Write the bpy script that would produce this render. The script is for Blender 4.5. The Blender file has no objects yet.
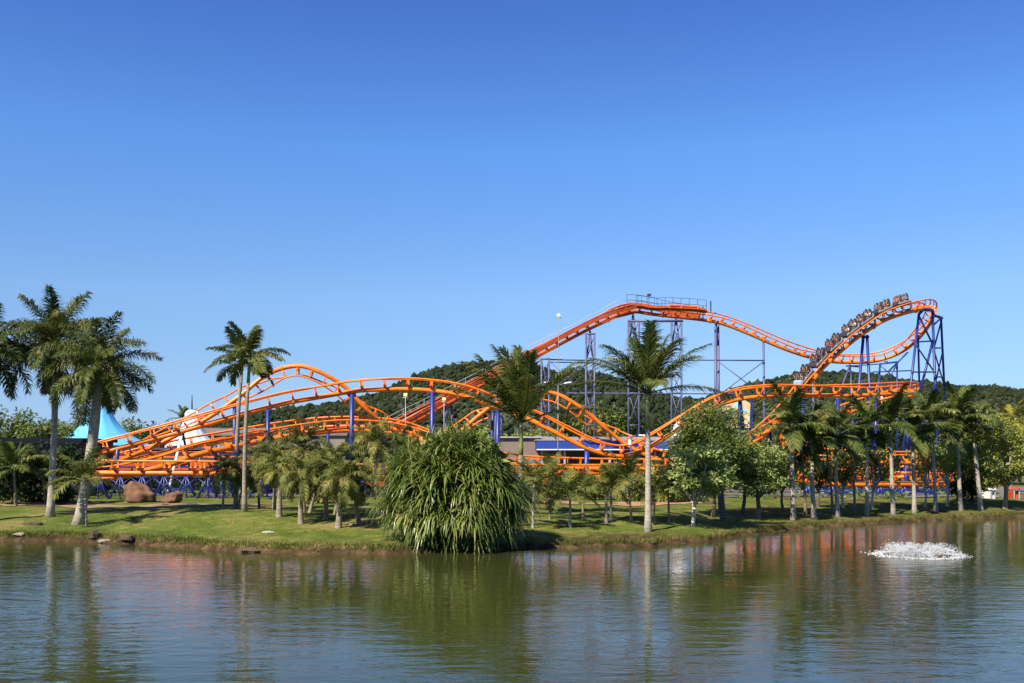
import bpy, bmesh, math, random
import numpy as np
from mathutils import Vector, Matrix

# ------------------------------------------------------------------ basics
F = 1000.0; HZ = 458.0; CX = 512.0; CAM_H = 3.6
scene = bpy.context.scene
COL = scene.collection
R = math.radians
rnd = random.Random(7)

def P(px, py, Y):
    """picture measurement + distance -> place on the ground plan"""
    return Vector(((px - CX) / F * Y, Y, CAM_H - (py - HZ) / F * Y))

def proj(p):
    return (CX + F * p[0] / p[1], HZ - F * (p[2] - CAM_H) / p[1])

class MB:
    def __init__(s): s.v = []; s.f = []
    def vert(s, p): s.v.append((p[0], p[1], p[2])); return len(s.v) - 1
    def face(s, *i): s.f.append(tuple(i))
    def box(s, c, size, M=None):
        c = Vector(c); o = len(s.v)
        for dx in (-.5, .5):
            for dy in (-.5, .5):
                for dz in (-.5, .5):
                    p = c + Vector((dx * size[0], dy * size[1], dz * size[2]))
                    if M is not None: p = M @ p
                    s.v.append(tuple(p))
        for q in ((0,1,3,2),(4,6,7,5),(0,4,5,1),(2,3,7,6),(0,2,6,4),(1,5,7,3)):
            s.f.append(tuple(o + k for k in q))
    def tube(s, pts, rad, n=8, cap=True):
        pts = [Vector(p) for p in pts]
        if not isinstance(rad, (list, tuple)): rad = [rad] * len(pts)
        prev = None; rings = []
        for i, p in enumerate(pts):
            t = (pts[min(i + 1, len(pts) - 1)] - pts[max(i - 1, 0)])
            if t.length < 1e-9: t = Vector((0, 0, 1))
            t.normalize()
            if prev is None:
                a = Vector((0, 0, 1)) if abs(t.z) < .9 else Vector((1, 0, 0))
                u = (a - t * a.dot(t)).normalized()
            else:
                u = prev - t * prev.dot(t)
                u = u.normalized() if u.length > 1e-6 else t.orthogonal().normalized()
            prev = u; w = t.cross(u)
            ring = []
            for k in range(n):
                a = 2 * math.pi * k / n
                ring.append(s.vert(p + (u * math.cos(a) + w * math.sin(a)) * rad[i]))
            rings.append(ring)
        for a, b in zip(rings, rings[1:]):
            for k in range(n): s.face(a[k], a[(k + 1) % n], b[(k + 1) % n], b[k])
        if cap:
            s.f.append(tuple(reversed(rings[0]))); s.f.append(tuple(rings[-1]))
    def bar(s, a, b, w, h=None, up=None):
        a = Vector(a); b = Vector(b); h = h or w
        t = (b - a).normalized()
        up = Vector(up) if up is not None else (Vector((0, 0, 1)) if abs(t.z) < .9 else Vector((0, 1, 0)))
        x = t.cross(up).normalized(); y = x.cross(t)
        o = len(s.v)
        for p in (a, b):
            for dx, dy in ((-1,-1),(1,-1),(1,1),(-1,1)):
                s.v.append(tuple(p + x * dx * w / 2 + y * dy * h / 2))
        for q in ((3,2,1,0),(4,5,6,7),(0,1,5,4),(1,2,6,5),(2,3,7,6),(3,0,4,7)):
            s.f.append(tuple(o + k for k in q))
    def lathe(s, prof, c=(0,0,0), n=24, fn=None):
        rings = []
        for r, z in prof:
            ring = []
            for k in range(n):
                a = 2 * math.pi * k / n
                rr = r * (fn(a, z) if fn else 1)
                ring.append(s.vert((c[0] + rr * math.cos(a), c[1] + rr * math.sin(a), c[2] + z)))
            rings.append(ring)
        for a, b in zip(rings, rings[1:]):
            for k in range(n): s.face(a[k], a[(k + 1) % n], b[(k + 1) % n], b[k])
        s.f.append(tuple(reversed(rings[0]))); s.f.append(tuple(rings[-1]))
    def prism(s, outline, y0, y1):
        """outline in x,z extruded along y"""
        n = len(outline); o = len(s.v)
        for y in (y0, y1):
            for x, z in outline: s.v.append((x, y, z))
        s.f.append(tuple(o + k for k in range(n)))
        s.f.append(tuple(o + n + k for k in reversed(range(n))))
        for k in range(n):
            j = (k + 1) % n
            s.face(o + k, o + n + k, o + n + j, o + j)
    def mesh(s, name, mat, smooth=True):
        me = bpy.data.meshes.new(name)
        me.from_pydata(s.v, [], s.f); me.update()
        if mat: me.materials.append(mat)
        if smooth: me.shade_smooth()
        return me
    def build(s, name, mat, parent=None, smooth=True, loc=None):
        return link(name, s.mesh(name, mat, smooth), parent, loc)

def link(name, me, parent=None, loc=None):
    o = bpy.data.objects.new(name, me); COL.objects.link(o)
    if parent is not None: o.parent = parent
    if loc is not None: o.location = loc
    return o

def tag(o, label, cat, group=None, kind=None):
    o['label'] = label; o['category'] = cat
    if group: o['group'] = group
    if kind: o['kind'] = kind
    return o

def thing(name, label, cat, loc=(0,0,0), rz=0, group=None):
    o = bpy.data.objects.new(name, None); COL.objects.link(o)
    o.empty_display_size = .3
    o.location = loc; o.rotation_euler = (0, 0, rz)
    return tag(o, label, cat, group)

def struct(o):
    o['kind'] = 'structure'; return o

# ------------------------------------------------------------------ materials
def mat_new(name):
    m = bpy.data.materials.new(name); m.use_nodes = True
    nt = m.node_tree
    return m, nt, nt.nodes, nt.links, nt.nodes['Principled BSDF']

def ramp(N, stops):
    r = N.new('ShaderNodeValToRGB'); e = r.color_ramp.elements
    while len(e) < len(stops): e.new(.5)
    for el, (p, c) in zip(e, stops):
        el.position = p; el.color = (*c, 1)
    return r

def noise(N, L, scale, detail=4, vec=None, rough=.55, dist=0):
    n = N.new('ShaderNodeTexNoise'); n.inputs['Scale'].default_value = scale
    n.inputs['Detail'].default_value = detail; n.inputs['Roughness'].default_value = rough
    n.inputs['Distortion'].default_value = dist
    if vec is not None: L.new(vec, n.inputs['Vector'])
    return n

def plain(name, c, rough=.5, var=.25, scale=1.5, metal=0, bump=0, spec=.5, coat=0):
    """painted / solid material with mild worn variation"""
    m, nt, N, L, b = mat_new(name)
    tc = N.new('ShaderNodeTexCoord')
    n = noise(N, L, scale, 6, tc.outputs['Object'], .65)
    r = ramp(N, [(.25, tuple(x * (1 - var) for x in c)), (.7, tuple(min(1, x * (1 + var * .4)) for x in c))])
    L.new(n.outputs['Fac'], r.inputs['Fac']); L.new(r.outputs['Color'], b.inputs['Base Color'])
    b.inputs['Roughness'].default_value = rough; b.inputs['Metallic'].default_value = metal
    b.inputs['Specular IOR Level'].default_value = spec
    if coat: b.inputs['Coat Weight'].default_value = coat
    if bump:
        bp = N.new('ShaderNodeBump'); bp.inputs['Strength'].default_value = bump; bp.inputs['Distance'].default_value = .05
        n2 = noise(N, L, scale * 6, 6, tc.outputs['Object'], .65)
        L.new(n2.outputs['Fac'], bp.inputs['Height']); L.new(bp.outputs['Normal'], b.inputs['Normal'])
    return m

def leafmat(name, stops, trans=.3, rough=.5, nscale=.6, spec=.12):
    """leaf colour varies from leaf to leaf (island) and in broad clumps"""
    m, nt, N, L, b = mat_new(name)
    g = N.new('ShaderNodeNewGeometry'); tc = N.new('ShaderNodeTexCoord')
    n = noise(N, L, nscale, 2, tc.outputs['Object'])
    mx = N.new('ShaderNodeMath'); mx.operation = 'MULTIPLY_ADD'
    L.new(g.outputs['Random Per Island'], mx.inputs[0]); mx.inputs[1].default_value = .42
    m2 = N.new('ShaderNodeMath'); m2.operation = 'MULTIPLY_ADD'; m2.inputs[1].default_value = 1.5; m2.inputs[2].default_value = -.46
    L.new(n.outputs['Fac'], m2.inputs[0]); L.new(m2.outputs[0], mx.inputs[2])
    r = ramp(N, stops); L.new(mx.outputs[0], r.inputs['Fac'])
    L.new(r.outputs['Color'], b.inputs['Base Color'])
    b.inputs['Roughness'].default_value = rough; b.inputs['Specular IOR Level'].default_value = spec
    t = N.new('ShaderNodeBsdfTranslucent'); L.new(r.outputs['Color'], t.inputs['Color'])
    ms = N.new('ShaderNodeMixShader'); ms.inputs[0].default_value = trans
    L.new(b.outputs[0], ms.inputs[1]); L.new(t.outputs[0], ms.inputs[2])
    L.new(ms.outputs[0], N['Material Output'].inputs['Surface'])
    return m

def barkmat(name, lo, hi, ring=6, blotch=3):
    m, nt, N, L, b = mat_new(name)
    tc = N.new('ShaderNodeTexCoord')
    w = N.new('ShaderNodeTexWave'); w.bands_direction = 'Z'; w.inputs['Scale'].default_value = ring
    w.inputs['Distortion'].default_value = 2.5; w.inputs['Detail'].default_value = 2
    L.new(tc.outputs['Object'], w.inputs['Vector'])
    n = noise(N, L, blotch, 6, tc.outputs['Object'], .7)
    a = N.new('ShaderNodeMath'); a.operation = 'MULTIPLY_ADD'; a.inputs[1].default_value = .3
    L.new(w.outputs['Fac'], a.inputs[0])
    s = N.new('ShaderNodeMath'); s.operation = 'MULTIPLY'; s.inputs[1].default_value = .8
    L.new(n.outputs['Fac'], s.inputs[0]); L.new(s.outputs[0], a.inputs[2])
    r = ramp(N, [(.3, lo), (.72, hi)]); L.new(a.outputs[0], r.inputs['Fac'])
    L.new(r.outputs['Color'], b.inputs['Base Color']); b.inputs['Roughness'].default_value = .85
    bp = N.new('ShaderNodeBump'); bp.inputs['Strength'].default_value = .5; bp.inputs['Distance'].default_value = .04
    L.new(a.outputs[0], bp.inputs['Height']); L.new(bp.outputs['Normal'], b.inputs['Normal'])
    return m

M = {}
M['orange'] = plain('orange_paint', (.82, .185, .008), .40, .38, 2.2)
M['orange_shaded'] = plain('shaded_orange_paint', (.43, .075, .009), .45, .3, 1.2)  # same orange, darkened to put the shaded side into the colour
M['navy'] = plain('blue_paint', (.012, .027, .175), .42, .3, 1.0)
M['paleblue'] = plain('faded_blue_paint', (.085, .09, .19), .5, .3, .8)
M['steel'] = plain('galvanised_steel', (.42, .42, .43), .5, .2, 3, .3)
M['darksteel'] = plain('dark_steel', (.03, .03, .04), .5, .3, 2)
M['white'] = plain('white_paint', (.78, .78, .78), .45, .12, 2)
M['deck'] = plain('grating', (.34, .27, .25), .7, .3, 3)
M['leaf_palm'] = leafmat('palm_leaf', [(.1, (.022, .036, .008)), (.42, (.075, .098, .02)), (.72, (.15, .165, .045)), (.95, (.29, .24, .10))], .25, .4)
M['leaf_short'] = leafmat('short_palm_leaf', [(.1, (.04, .06, .012)), (.42, (.12, .145, .03)), (.72, (.22, .215, .06)), (.95, (.36, .27, .11))], .3, .45)
M['leaf_dark'] = leafmat('dark_palm_leaf', [(.1, (.018, .034, .008)), (.42, (.062, .09, .018)), (.72, (.14, .16, .04)), (.95, (.27, .24, .09))], .2, .4)
M['leaf_spear'] = leafmat('new_palm_leaf', [(.2, (.12, .19, .02)), (.8, (.24, .29, .04))], .4, .4)
M['leaf_strap'] = leafmat('strap_leaf', [(.1, (.045, .08, .013)), (.42, (.115, .165, .027)), (.72, (.21, .24, .055)), (.95, (.34, .29, .11))], .22, .35, 1.0, .35)
M['leaf_tree'] = leafmat('tree_leaf', [(.1, (.04, .07, .013)), (.45, (.12, .165, .032)), (.85, (.25, .28, .08))], .3, .5)
M['leaf_pale'] = leafmat('pale_tree_leaf', [(.1, (.08, .125, .03)), (.45, (.23, .30, .085)), (.85, (.44, .47, .17))], .3, .5)
M['leaf_lime'] = leafmat('lime_tree_leaf', [(.1, (.09, .125, .02)), (.45, (.25, .29, .055)), (.85, (.44, .43, .12))], .3, .5)
M['leaf_shade'] = leafmat('dark_and_shaded_leaf', [(.15, (.008, .02, .005)), (.5, (.02, .042, .009)), (.9, (.05, .08, .02))], .2, .5)  # dark green foliage; also carries painted shade on one tree and a hedge
M['leaf_yellow'] = leafmat('yellow_palm_leaf', [(.15, (.10, .12, .015)), (.5, (.24, .23, .03)), (.9, (.36, .3, .05))], .3, .45)
M['shaft'] = plain('crownshaft', (.19, .23, .06), .4, .4, 2.5)
M['bark_pale'] = barkmat('pale_palm_bark', (.11, .10, .075), (.45, .40, .32), 5, 3)
M['bark_grey'] = barkmat('grey_palm_bark', (.08, .065, .045), (.33, .28, .2), 5, 4)
M['bark_brown'] = barkmat('brown_palm_bark', (.06, .045, .03), (.3, .22, .14), 7, 4)
M['bark_tree'] = barkmat('tree_bark', (.03, .025, .018), (.14, .11, .08), 2, 6)
M['bark_white'] = barkmat('whitewashed_bark', (.25, .22, .17), (.55, .5, .42), 2, 5)
M['rock'] = plain('red_rock', (.15, .075, .036), .9, .6, 1.6, bump=1)
M['greyrock'] = plain('grey_rock', (.27, .23, .17), .9, .5, 3, bump=1)
M['brownrock'] = plain('dark_earth', (.10, .065, .04), .95, .5, 4, bump=1)
M['rubber'] = plain('rubber', (.02, .02, .02), .6, .2, 4)
M['skin'] = plain('skin', (.42, .24, .16), .5, .1, 6)
M['hair'] = plain('black_hair', (.012, .009, .008), .5, .3, 20)
M['trousers'] = plain('dark_trousers', (.03, .035, .06), .8, .3, 8)

# ------------------------------------------------------------------ the ground
SH = [(-900,536),(-200,540),(0,541),(60,541),(100,543),(150,545),(200,549),(250,553),(330,554.5),(400,554),(455,551.5),
      (530,548.5),(580,548),(640,547),(690,543),(720,540),(745,535.5),(800,529.5),(860,525),(900,522.5),(960,519.5),
      (1024,517),(1100,515),(1300,512),(2200,509)]
_sx = []; _sy = []
for px, py in SH:
    Y = F * CAM_H / (py - HZ); _sx.append((px - CX) / F * Y); _sy.append(Y)
_sx = np.array(_sx); _sy = np.array(_sy)

def shore(X):
    X = np.asarray(X, float)
    return np.interp(X, _sx, _sy) + .16 * np.sin(X * 1.9 + 1) + .10 * np.sin(X * 4.3) + .06 * np.sin(X * 9.1 + 2)

def sst(x, a, b):
    t = np.clip((x - a) / (b - a), 0, 1); return t * t * (3 - 2 * t)

def ground(X, Y):
    X = np.asarray(X, float); Y = np.asarray(Y, float)
    d = Y - shore(X)
    bank = .20 + .10 * sst(-X, -4, 6)
    z = -1.0 + .92 * sst(d, -2.2, -.1) + (.08 + bank) * sst(d, -.12, .28 + .14 * np.sin(X * 2.7) ** 2) + .50 * sst(d, .3, 11)
    amp = sst(d, .1, 2) * (1 - sst(Y, 70, 90))
    z = z + amp * (.05 * np.sin(X * .55 + Y * .2) + .035 * np.sin(X * 1.3 - Y * .9) + .02 * np.sin(X * 2.9 + Y * 2.1))
    z = z + .22 * np.exp(-(((X + 13) / 6) ** 2 + ((Y - 49) / 4) ** 2))
    return z

def G(px, py):
    """ground point that the picture shows at (px, py)"""
    lo, hi = 30.0, 400.0
    x = (px - CX) / F
    lo = float(max(30, F * (CAM_H - .3) / max(py - HZ, 1) * .55))
    best = None
    for Y in np.arange(lo, 400, .05):
        z = float(ground(x * Y, Y))
        if HZ + F * (CAM_H - z) / Y <= py: return Vector((x * Y, Y, z))
    return Vector((x * 100, 100, .9))

def gz(p): return float(ground(p[0], p[1]))
# ------------------------------------------------------------------ setting: lawn, water, path, hills
def grid_mesh(name, xs, ys, zf, mat):
    X, Y = np.meshgrid(xs, ys); Z = zf(X, Y)
    v = np.stack([X, Y, Z], -1).reshape(-1, 3)
    nx, ny = len(xs), len(ys)
    i = np.arange(nx * ny).reshape(ny, nx)
    q = np.stack([i[:-1, :-1], i[:-1, 1:], i[1:, 1:], i[1:, :-1]], -1).reshape(-1, 4)
    return np_mesh(name, v, q, mat)

def np_mesh(name, v, q, mat, smooth=True):
    me = bpy.data.meshes.new(name)
    v = np.ascontiguousarray(v, np.float32); q = np.ascontiguousarray(q, np.int32)
    n, k = q.shape
    me.vertices.add(len(v)); me.vertices.foreach_set('co', v.ravel())
    me.loops.add(n * k); me.loops.foreach_set('vertex_index', q.ravel())
    me.polygons.add(n); me.polygons.foreach_set('loop_start', np.arange(0, n * k, k, dtype=np.int32))
    me.update(calc_edges=True); me.validate()
    if mat: me.materials.append(mat)
    if smooth: me.shade_smooth()
    return me

def lawn_mat():
    m, nt, N, L, b = mat_new('lawn_grass')
    g = N.new('ShaderNodeNewGeometry'); pos = g.outputs['Position']
    n1 = noise(N, L, .22, 5, pos, .6); n2 = noise(N, L, 1.7, 6, pos, .7); n3 = noise(N, L, 14, 4, pos, .7)
    r1 = ramp(N, [(.38, (.06, .095, .013)), (.5, (.115, .148, .025)), (.58, (.24, .195, .07))])
    a = N.new('ShaderNodeMath'); a.operation = 'MULTIPLY_ADD'; a.inputs[1].default_value = .45
    L.new(n2.outputs['Fac'], a.inputs[0])
    a2 = N.new('ShaderNodeMath'); a2.operation = 'MULTIPLY'; a2.inputs[1].default_value = .55
    L.new(n1.outputs['Fac'], a2.inputs[0]); L.new(a2.outputs[0], a.inputs[2]); L.new(a.outputs[0], r1.inputs['Fac'])
    # fine blades
    mixf = N.new('ShaderNodeMix'); mixf.data_type = 'RGBA'; mixf.blend_type = 'MULTIPLY'; mixf.inputs['Factor'].default_value = .75
    rf = ramp(N, [(.3, (.42, .45, .4)), (.7, (1.3, 1.25, 1.15))]); L.new(n3.outputs['Fac'], rf.inputs['Fac'])
    L.new(r1.outputs['Color'], mixf.inputs['A']); L.new(rf.outputs['Color'], mixf.inputs['B'])
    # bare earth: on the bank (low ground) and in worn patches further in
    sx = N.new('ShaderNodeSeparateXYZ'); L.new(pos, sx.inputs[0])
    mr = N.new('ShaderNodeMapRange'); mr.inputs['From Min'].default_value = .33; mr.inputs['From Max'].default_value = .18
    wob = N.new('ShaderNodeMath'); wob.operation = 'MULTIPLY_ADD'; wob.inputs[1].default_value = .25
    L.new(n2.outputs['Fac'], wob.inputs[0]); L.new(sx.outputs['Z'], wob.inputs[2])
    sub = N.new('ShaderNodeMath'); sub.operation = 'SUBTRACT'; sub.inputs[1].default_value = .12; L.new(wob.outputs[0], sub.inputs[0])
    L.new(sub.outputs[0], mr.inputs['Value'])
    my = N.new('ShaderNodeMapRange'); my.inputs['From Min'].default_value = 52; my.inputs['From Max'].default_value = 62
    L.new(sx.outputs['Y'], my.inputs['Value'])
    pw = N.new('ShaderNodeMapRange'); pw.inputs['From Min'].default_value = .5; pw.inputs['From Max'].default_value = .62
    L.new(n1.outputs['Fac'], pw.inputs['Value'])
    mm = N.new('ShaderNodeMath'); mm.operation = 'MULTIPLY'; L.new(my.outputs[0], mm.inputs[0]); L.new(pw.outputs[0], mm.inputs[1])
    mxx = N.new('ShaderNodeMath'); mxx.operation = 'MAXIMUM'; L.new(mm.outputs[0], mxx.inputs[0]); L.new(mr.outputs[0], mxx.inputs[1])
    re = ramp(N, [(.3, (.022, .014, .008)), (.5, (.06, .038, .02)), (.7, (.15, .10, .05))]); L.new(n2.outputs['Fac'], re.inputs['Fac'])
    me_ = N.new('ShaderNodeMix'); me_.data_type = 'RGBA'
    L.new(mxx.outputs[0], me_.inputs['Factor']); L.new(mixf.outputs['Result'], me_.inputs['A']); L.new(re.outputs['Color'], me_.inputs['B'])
    L.new(me_.outputs['Result'], b.inputs['Base Color']); b.inputs['Roughness'].default_value = .95
    b.inputs['Specular IOR Level'].default_value = .1
    bp = N.new('ShaderNodeBump'); bp.inputs['Strength'].default_value = .9; bp.inputs['Distance'].default_value = .06
    L.new(n3.outputs['Fac'], bp.inputs['Height']); L.new(bp.outputs['Normal'], b.inputs['Normal'])
    return m

xs = np.concatenate([[-1600, -600, -250, -120, -80], np.arange(-60, 75.1, .3), [90, 120, 160, 250, 600, 1600]])
ys = np.concatenate([[-400, -100, -30, 0, 20], np.arange(33, 62, .14), np.arange(62, 82, 1.0), [85, 90, 100, 120, 160, 250, 500, 1000, 1600]])
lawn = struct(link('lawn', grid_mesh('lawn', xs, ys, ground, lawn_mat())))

WAVE = .026
def water_mat():
    m, nt, N, L, b = mat_new('pond_water')
    g = N.new('ShaderNodeNewGeometry'); pos = g.outputs['Position']
    mp = N.new('ShaderNodeMapping'); mp.inputs['Scale'].default_value = (.5, 1.2, 1); mp.inputs['Rotation'].default_value = (0, 0, R(-12))
    L.new(pos, mp.inputs['Vector'])
    mp2 = N.new('ShaderNodeMapping'); mp2.inputs['Scale'].default_value = (.7, 1.0, 1); mp2.inputs['Rotation'].default_value = (0, 0, R(24))
    L.new(pos, mp2.inputs['Vector'])
    n1 = noise(N, L, 1.6, 3, mp.outputs[0], .5, .5); n2 = noise(N, L, 5.5, 3, mp2.outputs[0], .55, .2)
    nb = noise(N, L, .12, 2, pos, .5)
    cal = N.new('ShaderNodeMapRange'); cal.inputs['From Min'].default_value = .35; cal.inputs['From Max'].default_value = .65
    cal.inputs['To Min'].default_value = .3; cal.inputs['To Max'].default_value = 1.15
    L.new(nb.outputs['Fac'], cal.inputs['Value'])
    a = N.new('ShaderNodeMath'); a.operation = 'MULTIPLY_ADD'; a.inputs[1].default_value = .30
    L.new(n2.outputs['Fac'], a.inputs[0]); L.new(n1.outputs['Fac'], a.inputs[2])
    bp = N.new('ShaderNodeBump'); bp.inputs['Distance'].default_value = WAVE
    L.new(cal.outputs[0], bp.inputs['Strength'])
    L.new(a.outputs[0], bp.inputs['Height']); L.new(bp.outputs['Normal'], b.inputs['Normal'])
    b.inputs['Base Color'].default_value = (.033, .039, .010, 1)
    b.inputs['Roughness'].default_value = .03; b.inputs['IOR'].default_value = 1.33
    return m

wm = MB()
for x in (-400, 400):
    for y in (-395, 400): wm.vert((x, y, 0))
me = grid_mesh('water', np.linspace(-400, 400, 3), np.array([-395, -100, 0, 30, 70.]), lambda X, Y: X * 0, water_mat())
struct(link('water', me))

# paved strip under and before the ride
pm = MB()
for x0, x1, y0, y1 in ((-75, 55, 74.0, 100),):
    n = 40
    for k in range(n + 1):
        x = x0 + (x1 - x0) * k / n
        for y in (y0 + .8 * math.sin(x * .13), y1): pm.vert((x, y, float(ground(x, y)) + .03))
    for k in range(n): pm.face(2*k, 2*k+2, 2*k+3, 2*k+1)
struct(pm.build('pavement', plain('worn_asphalt', (.13, .125, .12), .9, .3, .8)))
pd = MB()
for k in range(31):
    x = 2.5 + 9.5 * k / 30
    w = .35 + .75 * math.sin(math.pi * k / 30)
    y = 63.5 + .5 * math.sin(x * .8)
    for yy in (y - w * 2, y + w * 2): pd.vert((x, yy, float(ground(x, yy)) + .035))
for k in range(30): pd.face(2*k, 2*k+2, 2*k+3, 2*k+1)
struct(pd.build('path', plain('red_earth_path', (.36, .19, .09), .95, .35, 1.2)))

pl = MB()
for k in range(41):
    x = -40 + 25 * k / 40
    w = (.5 + .5 * math.sin(math.pi * k / 40)) * (1 + .25 * math.sin(x * 1.7)); y = 59 + .7 * math.sin(x * .35)
    for yy in (y - w * 1.6, y + w * 1.6): pl.vert((x, yy, float(ground(x, yy)) + .035))
for k in range(40): pl.face(2*k, 2*k+2, 2*k+3, 2*k+1)
struct(pl.build('path', plain('dry_earth_path', (.25, .17, .09), .95, .45, .9)))
# hills: ridge lines read as (picture x, ridge y) at a real distance
def hill_fn(ridge, Y0, near, far):
    px = np.array([r[0] for r in ridge]); rz = np.array([CAM_H + (HZ - r[1]) / F * Y0 for r in ridge])
    rx = (px - CX) / F * Y0
    def f(X, Y):
        top = np.interp(X, rx, rz)
        d = Y - Y0
        k = np.where(d < 0, 1 - np.abs(d / near) ** 1.12, 1 - (d / far) ** 2) - .03
        k = np.clip(k, -.2, 1)
        gul = 1 + .10 * np.sin(X * .045 + Y * .02) * (1 - k) * 2 + .05 * np.sin(X * .11 - Y * .03) * (1 - k) * 2
        return (top + 3) * k * gul - 3
    return f
HILLS = [
    ([(100,452),(160,436),(211,427),(245,419),(282,410),(340,402),(358,396),(380,393),(395,385),(411,377.6),(437,367),(476,360),(505,357),(530,361),(556,372),(600,392),(680,425),(760,456)], 900, 420, 300),
    ([(500,452),(530,400),(545,380),(560,372),(575,369.5),(591,369.5),(605,373),(622,379),(642,390),(660,395),(683,399),(720,408),(780,430),(830,455)], 780, 330, 260),
    ([(560,452),(640,418),(683,400),(700,399),(717,394.5),(740,386),(753,381),(779,376),(800,371.5),(833,371),(870,374),(905,380),(930,381),(947,384),(986,386),(1024,389),(1120,396),(1250,418),(1380,452)], 950, 430, 300),
]
hm = MB()
hillmat = plain('hillside_soil', (.035, .045, .02), .95, .5, .05)
HF = []
for i, (rg, Y0, near, far) in enumerate(HILLS):
    f = hill_fn(rg, Y0, near, far); HF.append(f)
    x0 = (rg[0][0] - CX) / F * Y0; x1 = (rg[-1][0] - CX) / F * Y0
    struct(link('hills', grid_mesh('hills', np.linspace(x0, x1, 90), np.linspace(Y0 - near, Y0 + far, 50), f, hillmat)))

# woods clothing the hills: one mass
def ico():
    b = bmesh.new(); bmesh.ops.create_icosphere(b, subdivisions=1, radius=1)
    v = np.array([x.co for x in b.verts]); f = np.array([[q.index for q in p.verts] for p in b.faces]); b.free(); return v, f
ICO_V, ICO_F = ico()
rs = np.random.RandomState(3)
cent = []
for (rg, Y0, near, far), f in zip(HILLS, HF):
    x0 = (rg[0][0] - CX) / F * Y0; x1 = (rg[-1][0] - CX) / F * Y0
    n = int((x1 - x0) * 38)
    X = rs.uniform(x0, x1, n); Y = Y0 - near * .98 * rs.uniform(-.12, 1, n) ** 1.0
    cent.append(np.stack([X, Y, f(X, Y)], -1))
cent = np.concatenate(cent); cent = cent[cent[:, 2] > .5]
n = len(cent)
rad = np.clip(rs.lognormal(.12, .38, n), .6, 3.4) * (1 + .5 * (rs.rand(n) > .95))
V = ICO_V[None] * (1 + rs.uniform(-.5, .4, (n, len(ICO_V), 1))) * rad[:, None, None] * np.array([1, 1, 1.05]) + (cent + np.stack([0*rad, 0*rad, rad*.55], -1))[:, None]
Q = (ICO_F[None] + (np.arange(n) * len(ICO_V))[:, None, None]).reshape(-1, 3)
def forest_mat():
    m, nt, N, L, b = mat_new('forest')
    g = N.new('ShaderNodeNewGeometry')
    nn = noise(N, L, .018, 4, g.outputs['Position'], .6); n2 = noise(N, L, .9, 4, g.outputs['Position'], .75)
    a = N.new('ShaderNodeMath'); a.operation = 'MULTIPLY_ADD'; a.inputs[1].default_value = .42
    L.new(g.outputs['Random Per Island'], a.inputs[0])
    c = N.new('ShaderNodeMath'); c.operation = 'MULTIPLY_ADD'; c.inputs[1].default_value = .4; L.new(nn.outputs['Fac'], c.inputs[0])
    d = N.new('ShaderNodeMath'); d.operation = 'MULTIPLY'; d.inputs[1].default_value = .35; L.new(n2.outputs['Fac'], d.inputs[0])
    L.new(d.outputs[0], c.inputs[2]); L.new(c.outputs[0], a.inputs[2])
    r = ramp(N, [(.3, (.009, .015, .008)), (.55, (.020, .030, .012)), (.8, (.038, .046, .019)), (.95, (.07, .065, .033))]); L.new(a.outputs[0], r.inputs['Fac'])
    L.new(r.outputs['Color'], b.inputs['Base Color']); b.inputs['Roughness'].default_value = .95; b.inputs['Specular IOR Level'].default_value = .1
    bp = N.new('ShaderNodeBump'); bp.inputs['Strength'].default_value = 1; bp.inputs['Distance'].default_value = .8
    L.new(n2.outputs['Fac'], bp.inputs['Height']); L.new(bp.outputs['Normal'], b.inputs['Normal'])
    return m
fo = link('forest', np_mesh('forest', V.reshape(-1, 3), Q, forest_mat(), False))
tag(fo, 'dense dark green woodland covering the low hills', 'woodland', kind='stuff')
# ------------------------------------------------------------------ plants
UP = Vector((0, 0, 1))

def frond(mb, base, az, el, L, droop, rg, nl=30, ll=.55, lw=.05, hang=.5, wind=None, lift=.25, fwd=.35):
    n = 9; p = Vector(base); pts = [p.copy()]; dirs = []
    w = Vector(wind) if wind else Vector((0, 0, 0))
    for i in range(n):
        t = (i + .5) / n
        e = R(el - droop * t ** 1.4)
        d = Vector((math.cos(az) * math.cos(e), math.sin(az) * math.cos(e), math.sin(e))) + w * t
        d.normalize(); dirs.append(d); p = p + d * (L / n); pts.append(p.copy())
    mb.tube(pts, [.035 * (1 - .8 * i / n) * (L / 3) + .006 for i in range(n + 1)], 3, False)
    for i in range(nl):
        t = .14 + .86 * (i + .5) / nl
        k = min(n - 1, int(t * n)); q = pts[k].lerp(pts[k + 1], t * n - k); T = dirs[k]
        S = T.cross(UP)
        if S.length < .15: S = Vector((-math.sin(az), math.cos(az), 0))
        S.normalize(); Nn = S.cross(T)
        l = ll * max(.22, math.sin(math.pi * (.16 + .76 * t)) ** .7) * rg.uniform(.8, 1.15)
        for s in (-1, 1):
            fw = fwd + .6 * t + rg.uniform(-.12, .12)
            d = (S * s + T * fw + Nn * rg.uniform(-lift, lift * 1.2) + w * .8).normalized()
            h = hang * rg.uniform(.7, 1.25)
            d2 = (d * (1 - min(.9, h)) + Vector((0, 0, -1)) * h + w * .4).normalized()
            W = (T - d * T.dot(d)); W = W.normalized() if W.length > .05 else Nn
            W = W * lw * .5
            m_ = q + d * l * .5; e_ = m_ + d2 * l * .5
            o = len(mb.v)
            for v in (q - W * .6, q + W * .6, m_ + W, m_ - W, e_): mb.v.append(tuple(v))
            mb.f.append((o, o+1, o+2, o+3)); mb.f.append((o+3, o+2, o+4))

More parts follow.
